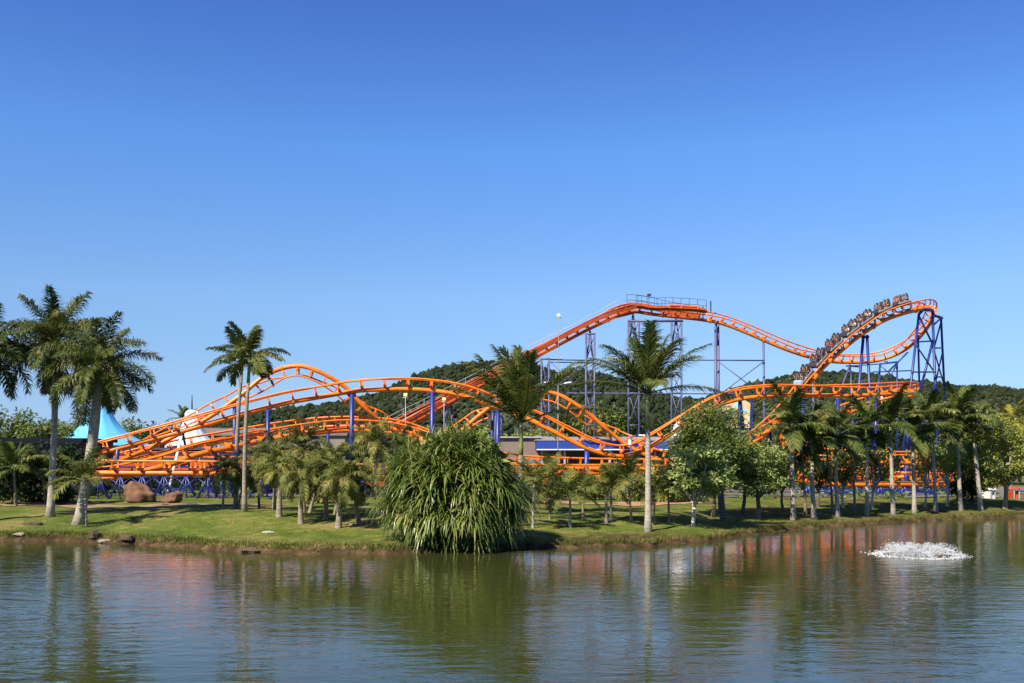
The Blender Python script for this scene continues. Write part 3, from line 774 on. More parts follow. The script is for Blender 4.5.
class Track:
    """smooth path through measured points, with a frame (tangent, side, up) along it"""
    def __init__(s, pts, bank=0.0, step=.45):
        p = [P(*q[:3]) for q in pts]; u = [Vector(q[3]).normalized() if len(q) > 3 else None for q in pts]
        n = len(p); pos = []; ups = []
        for i in range(n - 1):
            p0 = p[max(i - 1, 0)]; p1 = p[i]; p2 = p[i + 1]; p3 = p[min(i + 2, n - 1)]
            L = (p2 - p1).length; k = max(2, int(L / .15))
            u1 = u[i] or UP; u2 = u[i + 1] or UP
            # centripetal tangents
            d0 = max((p1 - p0).length, 1e-3) ** .5; d1 = max(L, 1e-3) ** .5; d2 = max((p3 - p2).length, 1e-3) ** .5
            m1 = ((p1 - p0) / d0 - (p2 - p0) / (d0 + d1) + (p2 - p1) / d1) * d1 if i > 0 else (p2 - p1)
            m2 = ((p2 - p1) / d1 - (p3 - p1) / (d1 + d2) + (p3 - p2) / d2) * d1 if i < n - 2 else (p2 - p1)
            for j in range(k):
                t = j / k; t2 = t * t; t3 = t2 * t
                pos.append(p1 * (2*t3 - 3*t2 + 1) + m1 * (t3 - 2*t2 + t) + p2 * (-2*t3 + 3*t2) + m2 * (t3 - t2)); ups.append(u1.lerp(u2, t * t * (3 - 2 * t)))
        pos.append(p[-1]); ups.append(u[-1] or UP)
        for _ in range(6):
            pos = [pos[0]] + [(pos[i - 1] + pos[i] * 2 + pos[i + 1]) / 4 for i in range(1, len(pos) - 1)] + [pos[-1]]
        # resample evenly
        cum = [0]
        for a, b in zip(pos, pos[1:]): cum.append(cum[-1] + (b - a).length)
        N_ = int(cum[-1] / step); s.p = []; s.u = []; j = 0
        for i in range(N_ + 1):
            d = cum[-1] * i / N_
            while j < len(cum) - 2 and cum[j + 1] < d: j += 1
            t = (d - cum[j]) / max(1e-6, cum[j + 1] - cum[j])
            s.p.append(pos[j].lerp(pos[j + 1], t)); s.u.append(ups[j].lerp(ups[j + 1], t))
        s.step = cum[-1] / N_; s.t = []; s.n = []
        for i in range(len(s.p)):
            a = max(0, i - 2); c = min(len(s.p) - 1, i + 2)
            t = (s.p[c] - s.p[a]).normalized(); s.t.append(t)
        for i in range(len(s.p)):
            t = s.t[i]; up = s.u[i].copy()
            if bank:
                a = max(0, i - 6); c = min(len(s.p) - 1, i + 6)
                k = (s.t[c] - s.t[a]) / max(1e-3, (c - a) * s.step); k.z = 0
                up = up + k * bank
            up = up - t * up.dot(t)
            up = up.normalized() if up.length > .05 else (s.u[i - 1] if i else UP)
            s.u[i] = up; s.n.append(t.cross(up).normalized())
    def at(s, i, side=0, up=0): return s.p[i] + s.n[i] * side + s.u[i] * up

RAIL_H, GAUGE = .82, 1.1
def rails(tr, i0=0, i1=None, mat='orange', spine_r=.2, rail_r=.075, tie=3, label=None):
    i1 = len(tr.p) - 1 if i1 is None else i1
    part = bpy.data.objects.new('track', None); COL.objects.link(part); part.parent = ride
    if label: part['label'] = label
    rng = range(i0, i1 + 1)
    sp = MB(); sp.tube([tr.p[i] - RO for i in rng], spine_r, 10); sp.build('spine_tube', M[mat], part)
    for sd in (-1, 1):
        rl = MB(); rl.tube([tr.at(i, sd * GAUGE / 2, RAIL_H) - RO for i in rng], rail_r, 6); rl.build('rail', M[mat], part)
    jm = MB()
    for i in range(i0 + 1, i1, tie):
        ti = MB()
        c = tr.at(i, 0, spine_r * .7) - RO
        for sd in (-1, 1):
            e = tr.at(i, sd * GAUGE / 2, RAIL_H - .02) - RO; m_ = tr.at(i, sd * GAUGE * .45, RAIL_H * .5) - RO
            ti.bar(c, m_, .11, .16, tr.t[i]); ti.bar(m_, e, .09, .1, tr.t[i])
        ti.bar(tr.at(i, -.3, .28) - RO, tr.at(i, .3, .28) - RO, .14, .16, tr.u[i])
        ti.build('cross_tie', M[mat], part, False)
        if (i - i0) % (tie * 5) == 1:   # flanged joint of the spine
            jm = MB(); jm.tube([tr.p[i] - RO - tr.t[i] * .05, tr.p[i] - RO + tr.t[i] * .05], spine_r * 1.45, 10); jm.build('spine_flange', M[mat], part, False)
    return part

T1 = Track([(200,473,69),(95,473,69),(60,473,69.2),(38,471,71),(36,467,74),(52,464.5,75.6),(75,460,75.8),(90,456,75.8),(135,444,76.2),(180,432,76.5),(244,413.7,77.3),(288,402.7,78),(320,397,78.5),(350,391.7,79),
  (375,389.6,79),(419,389.5,79),(463,395.7,79),(497,408,79),(527,418.5,79),(558,434,79),(586,448,79.2),(602,453.5,79.4),(620,456,79.6),(640,451.5,79.8),(666,437,80),(693,420,80.2),(714,407.6,80.4),(733,400.5,80.7),(760,396.5,81),
  (790,395.4,82),(830,395.6,83),(870,395,84),(898,393.5,86),(912,393,89),(914,395,92.5),(905,398,95.5),(880,403.5,97),(855,411,97),(836,418,96.5),(812,428,95),(792,438,92),(784,447,88.5),(795,455,85),(820,460,83.3),(867,462.5,83),(888,463,83.5),
  (922,463,85),(940,466,88),(936,472,92),(912,476,94),(870,478,95),(800,479,95)], bank=3.2)
rails(T1, mat='orange', spine_r=.185, tie=4)
L1 = Track([(196,473,69),(268,474.5,69.5),(370,476,71),(520,476,73),(690,477,75),(800,480,75),(840,484,75),(900,484,75.5),(965,484,77)])
rails(L1, mat='orange', spine_r=.2, tie=4)
L2 = Track([(80,479,72),(110,478,72.3),(141,472,73),(170,464.5,74),(195,455.5,75),(240,446,78),(270,439.5,81),(301,434.6,82),(320,432,82.5),(344,430.2,83),(375,431,83.5),(405,435.5,84),(440,446,84),(480,458,84),(520,465,84),(580,468,84),(640,469,84),(720,470,84)])
rails(L2, mat='orange', spine_r=.22, tie=4)
L5 = Track([(82,471,87),(120,463,87.5),(165,452,88),(230,440,89),(300,429,90),(350,426,90),(400,430,90),(430,440,90)])
rails(L5, mat='orange', spine_r=.17, tie=4)
K1 = Track([(66,476,78),(100,468,80.5),(150,448,84,(-.1,.1,1)),(203,421,85,(-.3,.5,.8)),(240,396,86,(-.3,.9,.1)),(264,376.4,86.5,(.1,.6,-.8)),(283,368,87,(.1,.15,-1)),(301,366,87,(0,.1,-1)),(320,372,87,(-.2,.15,-1)),
  (344,386,87.5,(-.5,.4,-.7)),(364,407,88,(-.4,.9,-.2)),(381,422.5,89,(.1,.95,.2)),(398,438,91,(.2,.5,.8)),(425,449,93),(445,443,94,(-.1,.3,1)),(461,431,94.5,(-.3,.9,.3)),(476,418,95,(-.2,.95,.1)),(493,405,95.5,(.1,.8,-.5)),(512,395,96,(.15,.3,-.9)),
  (534,390.5,96,(0,.05,-1)),(557,394,96,(-.15,.05,-1)),(577,405,96,(-.45,.2,-.8)),(592,416,96.2,(-.5,.6,-.5)),(605,428,96.5,(-.3,.9,-.1)),(616,437,97,(0,.9,.3)),(632,448,97,(.2,.4,.8)),(655,458,97),(700,465,97)])
rails(K1, mat='orange', spine_r=.19)
B = Track([(350,454,97),(375,443,98.5),(400,429,101),(440,408,104),(472,390.5,106),(528,361,109),(560,344,110),(591,328,111),(613,317.5,112),(624,313,112.5),(634,311.5,113),(650,313.8,113),(666,315.8,113),(704,320,113),(723,323.8,113.5),(753,335.5,114),(770,343,114.5),(790,351,115),(809,357,116),
  (833,361.6,117.5),(850,362.4,118),(871,361.6,118),(887,358,117.5),(903,351,116.5),(916,341,115),(926,329.5,113),(932.5,318.5,110.5),(932,310.5,107.5),(925,308.5,105),(915,310.5,103.5),(900,314.5,102),(883,321,101),(866,331.5,100),
  (851,342.5,99),(835,356.5,98),(822,369,97),(812,381,96),(804,391,95.4),(793,405,94.3),(779,421,93),(762,436,91),(745,447,90),(722,455,89.5),(696,460,89.5)], bank=3.0)
def nearest(tr, px, py, lo=0, hi=None):
    best = None
    for i in range(lo, hi or len(tr.p)):
        q = proj(tr.p[i]); d = (q[0] - px) ** 2 + (q[1] - py) ** 2
        if best is None or d < best[0]: best = (d, i)
    return best[1]
iA = nearest(B, 636, 312); iB = nearest(B, 708, 318.6)
lift = rails(B, 0, iB, 'orange_shaded', .2, .09, 3, 'straight lift hill track in orange darkened for shade')
rails(B, iB, len(B.p) - 1, 'orange', .2, .08, 3, 'orange drop and high turn track')

# lift walkway, truss flanges and handrails
wk = bpy.data.objects.new('walkway', None); COL.objects.link(wk); wk.parent = ride; wk['label'] = 'grey stepped walkway along the lift hill'
fl = MB(); dk = MB(); hr = MB()
i0 = 6
for sd in (-1, 1):
    for a in range(i0, iA, 6):
        c = min(a + 6, iA)
        fl.bar(B.at(a, sd * .72, .55) - RO, B.at(c, sd * .72, .55) - RO, .1, .34, B.u[a])
        fl.bar(B.at(a, sd * .3, -.05) - RO, B.at(c, sd * .3, -.05) - RO, .1, .26, B.u[a])
fl.build('side_beam', M['orange_shaded'], wk, False)
for a in range(i0, iA, 2):
    c = min(a + 2, iA)
    for sd in (-1.05,):
        q0 = B.at(a, sd, .62) - RO; q1 = B.at(c, sd, .62) - RO
        q0.z = (q0.z + q1.z) / 2; q1.z = q0.z
        dk.bar(q0, q1, .6, .06)
    dk.bar(B.at(a, 0, .7) - RO, B.at(c, 0, .7) - RO, .16, .08, B.u[a])
dk.build('steps', M['deck'], wk, False)
for sd in (-1.2,):
    top = [B.at(a, sd, .55) - RO + Vector((0, 0, .8)) for a in range(i0, iA + 1, 3)]
    mid = [p - Vector((0, 0, .45)) for p in top]
    hr.tube(top, .025, 4); hr.tube(mid, .02, 4)
    for p in top[::2]: hr.bar(p, p - Vector((0, 0, .8)), .04)
hr.build('handrail', M['steel'], wk, False)

# service platform along the crest
pf = bpy.data.objects.new('service_platform', None); COL.objects.link(pf); pf.parent = ride
fa = MB(); rl = MB(); fr = MB(); jo = MB()
a0 = nearest(B, 631, 312.5); a1 = iB
for sd in (-1, 1):
    e = [B.at(i, sd * 1.25, .62) for i in range(a0, a1 + 1, 2)]
    fa = MB()
    for p, q in zip(e, e[1:]): fa.bar(p - RO + Vector((0, 0, .08)), q - RO + Vector((0, 0, .08)), .12, .55); fa.bar(B.p[0] * 0 + (p + Vector((0, 0, .05)) - RO) - Vector((0, sd * .32, 0)), q + Vector((0, 0, .05)) - Vector((0, sd * .32, 0)) - RO, .6, .06)
    fa.build('deck_beam', M['orange_shaded'], pf, False)
    hgt = 1.25
    for h in (hgt, hgt * .5): rl.tube([p + Vector((0, 0, h)) - RO for p in e], .022, 4)
    for p in e: rl.bar(p - RO, p + Vector((0, 0, hgt)) - RO, .045)
for x in (0, .25, .5, .75): pass
for sd in (-1.25, 1.25): rl.bar(B.at(a1, sd, .55) - RO, B.at(a1, sd, .6) + Vector((0, 0, 1.3)) - RO, .12)
rl.build('handrail', M['darksteel'], pf, False)
b0 = nearest(B, 668, 314); b1 = nearest(B, 695, 317); bm_ = (b0 + b1) // 2
for i in (b0, bm_, b1): fr.bar(B.at(i, 1.36, .1) - RO, B.at(i, 1.36, 1.12) - RO, .12)
fr.bar(B.at(b0, 1.36, 1.05) - RO, B.at(b1, 1.36, 1.05) - RO, .14)
fr.build('machine_frame', M['orange'], pf, False)
for px in (649,):
    i = nearest(B, px, 313); p = B.at(i, -1.25, 1.9) - RO
    jo.box(p + Vector((0, 0, .12)), (.42, .3, .22)); jo.bar(p, p - Vector((0, 0, .3)), .06)
jo.build('floodlight', M['darksteel'], pf, False)

# long service gangway with a rail, beside the low track
gw = bpy.data.objects.new('gangway', None); COL.objects.link(gw); gw.parent = ride
def gang(pxa, pxb, py, Y):
    a = P(pxa, py, Y) - RO; b_ = P(pxb, py, Y) - RO; L_ = (b_ - a).length; n = int(L_ / 1.7)
    d = MB(); d.bar(a, b_, .9, .08); d.build('deck', M['orange_shaded'], gw, False)
    d = MB(); d.bar(a + Vector((0, -.45, -.16)), b_ + Vector((0, -.45, -.16)), .1, .24); d.build('side_beam', M['orange_shaded'], gw, False)  # deck and beam use the darkened orange to imitate shade beneath
    r = MB()
    for h in (.5, 1.0): r.tube([a + Vector((0, -.43, h)), b_ + Vector((0, -.43, h))], .035, 5)
    for k in range(n + 1):
        q = a.lerp(b_, k / n) + Vector((0, -.43, 0)); r.bar(q, q + Vector((0, 0, 1)), .06)
    r.build('handrail', M['orange'], gw, False)
    for k in range(0, n + 1, 3):
        q = a.lerp(b_, k / n); z0 = float(ground(q.x + RO.x, q.y + RO.y)) - RO.z
        c = MB(); c.bar(q + Vector((0, 0, -.04)), (q.x, q.y, z0), .14); c.build('post', M['navy'], gw, False)
gang(98, 240, 463, 90.5); gang(100, 262, 468.5, 84); gang(262, 356, 473, 80); gang(506, 690, 470, 88); gang(800, 945, 472.5, 89); gang(355, 402, 482, 74.5); gang(506, 698, 479.5, 76.5)
# --- supports
def gpt(px, Y): 
    x = (px - CX) / F * Y; return Vector((x, Y, float(ground(x, Y)) - .05))
def pt(q): return gpt(q[0], q[2]) if q[1] is None else P(*q)
def support(segs, mat='navy', label=None, square=False, foot=True):
    m = MB()
    for a, b, r in segs:
        A = pt(a) - RO; C = pt(b) - RO
        if square: m.bar(A, C, r * 2)
        else: m.tube([A, C], r, 8)
        if foot and b[1] is None: m.box(C + Vector((0, 0, .12)), (r * 3.5, r * 3.5, .08))
    o = m.build('support', M[mat], ride, not square)
    if label: o['label'] = label
    return o
# columns of the long front hill
for px, py, Y, r in ((268, 410, 77.6, .16), (352, 394, 79, .19), (432.5, 392, 79, .19), (498, 410, 79, .18)):
    support([((px, py, Y), (px - .8, None, Y), r), ((px - 4, py + 1, Y), (px + 4, py + 1, Y), .14)])
support([((493, 412, 80.5), (490, None, 81.5), .13)])
support([((234.5, 402, 86), (235, None, 86.2), .16), ((238, 410, 87.5), (239, None, 87.7), .12)])
support([((182, 434, 76.6), (167.5, None, 74.6), .11)], 'white', 'white painted slanting leg')
support([((183, 434, 76.6), (195, None, 78.5), .11)], 'darksteel', 'black slanting leg')
support([((118, 449, 76), (113, None, 77), .16)])
support([((587, 451, 79.2), (585, None, 79.5), .2)])
support([((740, 401, 81), (737, None, 80), .15), ((740, 401, 81), (750, None, 82), .15), ((738.5, 425, 80.5), (745, 425, 81.5), .09)])
support([((700, 417, 80.3), (700, None, 80.6), .18)])
support([((803, 399, 82.4), (801, None, 82), .18)])
support([((838, 399, 83.2), (838, None, 83), .18), ((838, 440, 83.2), (850, 470, 83.3), .08)])
support([((876, 398, 84.4), (876, None, 84.2), .18)])
support([((908, 397, 89), (910, None, 89), .2)])
support([((858, 414, 97), (856, None, 97), .16)])
# trestles under the low track
k = 0
for px in list(range(98, 212, 22)) + list(range(225, 700, 34)):
    i = nearest(L1, px, 474) if px > 200 else None
    Y = 69 if i is None else L1.p[i].y; py = 475.5 if i is None else proj(L1.p[i])[1] + 2.5
    w = 10.5
    sg = [((px, py, Y), (px - w, None, Y), .06), ((px, py, Y), (px + w, None, Y), .06), ((px, py + 2, Y), (px, None, Y), .05), ((px - w, 478, Y), (px + w, 494, Y), .035), ((px + w, 478, Y), (px - w, 494, Y), .035),
          ((px, py + 3, Y), (px + 9, 497, Y + 1.2), .06)]
    support(sg)
for px in range(808, 965, 24):
    i = nearest(L1, px, 483); Y = L1.p[i].y
    support([((px, 486, Y), (px - 4, None, Y), .09), ((px, 486, Y), (px + 4, None, Y), .09), ((px - 14, 490, Y), (px + 10, 494, Y), .06)])
for px in range(160, 720, 56):
    i = nearest(L2, px, 460); Y = L2.p[i].y; py = proj(L2.p[i])[1] + 2
    support([((px, py, Y), (px, None, Y), .14)])
for px in (826, 850, 878, 906, 930):
    i = nearest(T1, px, 463, int(len(T1.p) * .6)); q = proj(T1.p[i])
    support([((px, q[1] + 2, T1.p[i].y), (px, None, T1.p[i].y), .17), ((px, q[1] + 4, T1.p[i].y), (px + 14, 494, T1.p[i].y + .3), .07)])
support([((790, 440, 92), (790, None, 92), .16)]); support([((770, 431, 92), (773, None, 92), .16)])
# lift hill towers
def tower(xa, xb, ytop, Y, mat, levels, dY=3.0, head=None):
    sg = []
    for x in (xa, xb):
        for yy in (Y - dY / 2, Y + dY / 2): sg.append(((x, ytop, yy), (x, None, yy), .105))
    prev = ytop
    for l in levels:
        sg += [((xa, l, Y - dY/2), (xb, l, Y - dY/2), .06), ((xa, prev, Y - dY/2), (xb, l, Y - dY/2), .05), ((xb, prev, Y + dY/2), (xa, l, Y + dY/2), .05), ((xa, l, Y - dY/2), (xa, l, Y + dY/2), .05)]
        prev = l
    sg += [((xa - 1, ytop, Y - dY/2), (xb + 1, ytop, Y - dY/2), .1), ((xa - 1, ytop, Y + dY/2), (xb + 1, ytop, Y + dY/2), .1)]
    if head: sg += [((head[0], head[1], Y), (xa + 1, ytop + 22, Y - dY/2), .1), ((head[0], head[1], Y), (xb - 2, ytop + 22, Y - dY/2), .1)]
    support(sg, mat)
tower(541.5, 549, 359, 110, 'paleblue', (393, 425), 3)
tower(586, 594.5, 334, 111, 'paleblue', (362, 393, 425), 3, (590, 331))
tower(628.5, 639, 321, 113, 'paleblue', (350, 393, 425), 3, (633, 314))
tower(671.5, 681.5, 321, 113, 'paleblue', (350, 372, 393, 425), 3, (676, 318))
support([((628, 321, 111.5), (683, 321, 111.5), .14), ((628, 321, 114.5), (683, 321, 114.5), .14)], 'paleblue')
support([((549, 359.5, 110), (594, 360.5, 111), .075), ((549, 362, 111), (594, 363, 112), .06), ((549, 361, 109.5), (586, 393, 109.5), .05), ((586, 364, 109.5), (549, 392, 109.5), .05), ((549, 393, 110), (740, 394, 113), .06)], 'paleblue')
support([((400, 431, 101), (399, None, 101), .1), ((404, 431, 101.5), (405, None, 101.5), .1)], 'paleblue')
support([((446, 407, 104), (445, None, 104), .1), ((452, 405, 105), (453, None, 105), .12), ((445, 410, 104), (452, 430, 105), .05)], 'paleblue')
support([((497, 382, 107), (493, None, 107), .1), ((500, 380, 108), (504, None, 108), .1), ((496, 400, 107), (502, 420, 108), .05)], 'paleblue')
support([((715.8, 323, 113), (715, None, 112.5), .15), ((718, 323, 114), (719.5, None, 114.5), .15)], 'paleblue')
support([((681, 360, 112.5), (764, 360.5, 114), .075), ((719, 362, 113), (760, 393, 113), .055), ((763, 362, 113.2), (722, 393, 113.2), .055), ((721, 393, 113), (764, 394, 114), .05)], 'paleblue')
support([((763.5, 342, 114.3), (765, None, 114.3), .13)], 'paleblue')
support([((850, 365, 118), (832, 412, 115), .11), ((850, 365, 118), (856, None, 119), .11), ((846, 366, 118), (862, 367, 118), .08)], 'paleblue')
support([((812, 359, 116.2), (816, None, 116.2), .11)], 'paleblue')
# high turn: blue frames
support([((863.5, 335, 100), (850, None, 99.3), .15), ((867, 335, 100), (874.5, None, 99.3), .15), ((861.5, 337, 100), (869, 337, 100), .12), ((862, 362, 99.6), (868, 362, 99.6), .08), ((859.5, 385, 99.4), (868.5, 385, 99.4), .08)])
support([((886, 361, 117.5), (886, 364, 117.5), .2), ((880, 364, 117), (897, 362, 117), .1), ((880, 364, 117), (873, None, 116), .12), ((897, 362, 117), (897.5, None, 117), .12), ((881, 366, 117), (897, 380, 117), .07), ((873, 372, 117), (914, 370.5, 115), .07), ((888, 372, 117), (908, 352, 116), .1), ((897, 364, 117), (886, 385, 117), .07), ((850, 366, 118), (880, 364, 117.5), .06)])
tw = [((919, 314, 104), (899, None, 102.5), .14), ((918, 335, 104.2), (922, None, 107), .11), ((932.5, 312, 106), (939, None, 105), .15), ((941, 318, 110), (949, None, 110.5), .13),
      ((919, 314, 104), (923.5, 309.5, 104.5), .16), ((923.5, 309.5, 104.5), (932.5, 310.5, 106), .16), ((936, 316, 109), (942, 318, 110), .16), ((932.5, 326, 106), (941, 318, 110), .1),
      ((919, 316, 104), (933, 345, 105.8), .1), ((933, 340, 105.8), (920, 392, 104), .13), ((916, 345, 103.6), (933, 370, 105.4), .08), ((941, 322, 110), (933, 352, 106), .09),
      ((915, 342, 103.7), (933, 341, 105.7), .08), ((912, 372, 103.2), (935, 372, 105.2), .08), ((934, 348, 105.8), (942.5, 348, 110), .08), ((935, 377, 105.3), (944, 377, 110.4), .08), ((913, 385, 103.2), (934, 420, 105), .08), ((934, 350, 105.8), (944, 385, 110.4), .08), ((943, 350, 110), (935, 385, 105.3), .08),
      ((911, 400, 103), (945, 400, 110), .08), ((935, 385, 105.2), (918, 440, 103.5), .1)]
support(tw)

# ------------------------------------------------------------------ the train and its riders
def rot_frame(tr, i):
    t = -tr.t[i] if False else tr.t[i]
    u = tr.u[i]; n = u.cross(t).normalized()
    return Matrix(((t.x, n.x, u.x), (t.y, n.y, u.y), (t.z, n.z, u.z))).to_4x4()

iT0 = nearest(B, 911, 312, nearest(B, 925, 308.5)); iT1 = nearest(B, 804, 391, iT0)
NC = 7
M['carbody'] = plain('car_shell', (.40, .33, .29), .35, .2, 2, coat=.3)
M['carnose'] = plain('car_nose', (.22, .36, .6), .35, .2, 2, coat=.3)
M['restraint'] = plain('restraint_foam', (.30, .20, .15), .7, .2, 5)
M['carseat'] = plain('car_seat', (.05, .05, .06), .6, .2, 5)
cl = (iT1 - iT0) * B.step / NC
train = thing('coaster_train', 'grey seven-car train full of riders diving down the orange track', 'train', B.at((iT0 + iT1) // 2, 0, RAIL_H))
TRO = Vector(train.location)
def car_parts():
    """one car in its own axes: x forward, z up from the rails"""
    out = {}
    b = MB(); hl = cl * .43
    # tub: floor and shaped side panels
    b.box((0, 0, .22), (hl * 2, 1.0, .1))
    for sd in (-1, 1):
        ol = [(-hl, .42), (-hl * .8, .34), (-hl * .12, .34), (0, .42), (hl * .12, .34), (hl * .9, .34), (hl, .42), (hl * .7, .62), (hl * .5, .5), (hl * .1, .44), (0, .62), (-hl * .3, .5), (-hl * .75, .46), (-hl, .72)]
        b.prism(ol, sd * .5, sd * .56)
    b.prism([(-hl, .2), (-hl + .06, .2), (-hl + .06, .75), (-hl, .75)], -.5, .5)
    out['body'] = (b, 'carbody', False)
    n_ = MB(); n_.prism([(hl * .7, .2), (hl * 1.04, .2), (hl * 1.06, .4), (hl * .9, .62), (hl * .66, .66)], -.49, .49); out['nose'] = (n_, 'carnose', False)
    c = MB(); c.box((0, 0, .1), (hl * 1.7, .7, .12)); c.box((0, -.54, .2), (hl * 2.1, .08, .24)); c.box((0, .54, .2), (hl * 2.1, .08, .24))  # dark side boxes stand in for the shadow under the body
    for x in (-hl * .7, hl * .7):
        c.bar((x, -.6, .05), (x, .6, .05), .1)
        for sd in (-1, 1):
            c.tube([(x, sd * .5, .1), (x, sd * .62, .1)], .13, 10); c.tube([(x, sd * .55, -.16), (x, sd * .62, -.16)], .08, 8); c.bar((x, sd * .64, .12), (x, sd * .64, -.2), .06)
    out['chassis_shade_skirts'] = (c, 'darksteel', False)
    return out
CP = None
seat_x = (cl * .20, -cl * .26)
def seat_mesh():
    m = MB()
    m.box((0, 0, .38), (.42, .42, .12))
    M2 = Matrix.Translation((-.22, 0, .42)) @ Matrix.Rotation(R(-12), 4, 'Y')
    m.box((0, 0, .35), (.1, .42, .8), M2); m.box((0, 0, .82), (.1, .24, .2), M2)
    return m.mesh('seat', M['carseat'], False)
def restraint_mesh():
    m = MB()
    for sd in (-1, 1):
        m.tube([(-.2, sd * .12, 1.16), (-.02, sd * .14, 1.12), (.12, sd * .14, .98), (.16, sd * .12, .75), (.12, sd * .08, .6)], .04, 6)
    m.tube([(.15, -.12, .72), (.15, .12, .72)], .03, 6)
    return m.mesh('restraint', M['restraint'], True)
SEAT = seat_mesh(); REST = restraint_mesh(); PARTM = None

# riders: one continuous body grown from a skeleton, seated, hands on the restraint
def skin_mesh(joints, edges, radii, root, name, mat, sub=2):
    me = bpy.data.meshes.new(name + '_base'); me.from_pydata(joints, edges, [])
    o = bpy.data.objects.new(name, me); COL.objects.link(o)
    sk = o.modifiers.new('skin', 'SKIN'); sk.use_smooth_shade = True
    for i, r in enumerate(radii):
        d = me.skin_vertices[0].data[i]; d.radius = (r, r) if not isinstance(r, tuple) else r; d.use_root = (i == root)
    ss = o.modifiers.new('sub', 'SUBSURF'); ss.levels = sub; ss.render_levels = sub
    dg = bpy.context.evaluated_depsgraph_get(); dg.update()
    out = bpy.data.meshes.new_from_object(o.evaluated_get(dg)); out.name = name
    bpy.data.objects.remove(o)
    out.materials.clear(); out.materials.append(mat); out.shade_smooth()
    return out

def rider_meshes(up):
    # seated figure; origin under the hips on the seat, x forward
    J = [(0,0,.10),(.0,0,.28),(.0,0,.48),(.01,0,.60),(.03,0,.72),(.035,0,.80)]          # pelvis, waist, chest, neck, head, crown
    Ed = [(0,1),(1,2),(2,3),(3,4),(4,5)]; Rr = [(.16,.12),(.145,.10),(.17,.11),.055,.098,.07]
    def add(p, par, r): J.append(p); Ed.append((par, len(J) - 1)); Rr.append(r); return len(J) - 1
    hands = []
    for s in (-1, 1):
        a = add((0, s * .19, .52), 2, .065)
        if up: e = add((.10, s * .27, .74), a, .045); w = add((.16, s * .25, .97), e, .032); h = add((.17, s * .25, 1.04), w, .034)
        else: e = add((.07, s * .25, .27), a, .047); w = add((.17, s * .13, .42), e, .033); h = add((.18, s * .12, .48), w, .034)
        hands.append((J[h], s))
        k = add((.18, s * .10, .11), 0, .085); k2 = add((.42, s * .11, .13), k, .065); f = add((.48, s * .11, -.22), k2, .045); t = add((.57, s * .115, -.25), f, .035)
    body = skin_mesh(J, Ed, Rr, 0, 'person', M['skin'])
    # fingers, nose, ears and eyes joined into the same mesh
    m = MB()
    for (hx, hy, hz), s in hands:
        for q, l in ((-.024, .06), (-.008, .07), (.008, .066), (.024, .052)):
            m.tube([(hx, hy + q, hz + .01), (hx + .012, hy + q * 1.15, hz + .01 + l * .6), (hx + .03 * (1 if not up else .4), hy + q * 1.2, hz + .01 + l)], [.010, .0085, .006], 5)
        m.tube([(hx + .005, hy - s * .02, hz - .005), (hx + .025, hy - s * .05, hz + .018), (hx + .035, hy - s * .055, hz + .04)], [.011, .009, .007], 5)
    m.tube([(.118, 0, .745), (.145, 0, .722), (.12, 0, .71)], [.008, .014, .012], 6)
    for s in (-1, 1):
        m.tube([(.02, s * .092, .745), (.025, s * .108, .73), (.02, s * .095, .70)], [.012, .018, .01], 6)
        m.tube([(.11, s * .035, .742), (.125, s * .035, .742)], [.012, .006], 6)
    m.tube([(.118, -.028, .682), (.128, 0, .68), (.118, .028, .682)], [.005, .009, .005], 5)
    bm = bmesh.new(); bm.from_mesh(body); bm.from_mesh(m.mesh('x', M['skin'])); bm.to_mesh(body); bm.free(); body.shade_smooth()
    h = MB()
    h.lathe([(.06, -.05), (.098, .0), (.112, .05), (.105, .10), (.075, .14), (.02, .155)], (.012, 0, .685), 12)
    hair = h.mesh('hair', M['hair'])
    J2 = [(0,0,.13),(0,0,.28),(0,0,.46),(.005,0,.555)]; E2 = [(0,1),(1,2),(2,3)]; R2 = [(.175,.135),(.16,.115),(.185,.125),.075]
    for s in (-1, 1):
        J2.append((0, s * .2, .52)); E2.append((2, len(J2) - 1)); R2.append(.078)
        J2.append((.05, s * .235, .63) if up else (.04, s * .228, .38)); E2.append((len(J2) - 2, len(J2) - 1)); R2.append(.062)
    shirt = skin_mesh(J2, E2, R2, 0, 'shirt', None)
    J3 = [(0,0,.10)]; E3 = []; R3 = [(.175,.135)]
    for s in (-1, 1):
        a = len(J3); J3 += [(.18, s*.10, .11), (.42, s*.11, .13), (.47, s*.11, -.1)]; E3 += [(0, a), (a, a+1), (a+1, a+2)]; R3 += [.1, .078, .064]
    tr_ = skin_mesh(J3, E3, R3, 0, 'trousers', M['trousers'])
    return body, hair, shirt, tr_
RID = {u: rider_meshes(u) for u in (False, True)}
SHIRTS = [('white', (.75, .75, .74)), ('red', (.5, .03, .03)), ('grey', (.3, .3, .31)), ('black', (.02, .02, .022)), ('blue', (.05, .12, .4)), ('pale pink', (.7, .42, .4))]
SMAT = {n: plain(n.replace(' ', '_') + '_shirt', c, .85, .15, 6) for n, c in SHIRTS}
ORD = ['first', 'second', 'third', 'fourth', 'fifth', 'sixth', 'seventh']
rg = random.Random(21)
PM = {k: v[0].mesh(k, M[v[1]], v[2]) for k, v in car_parts().items()}
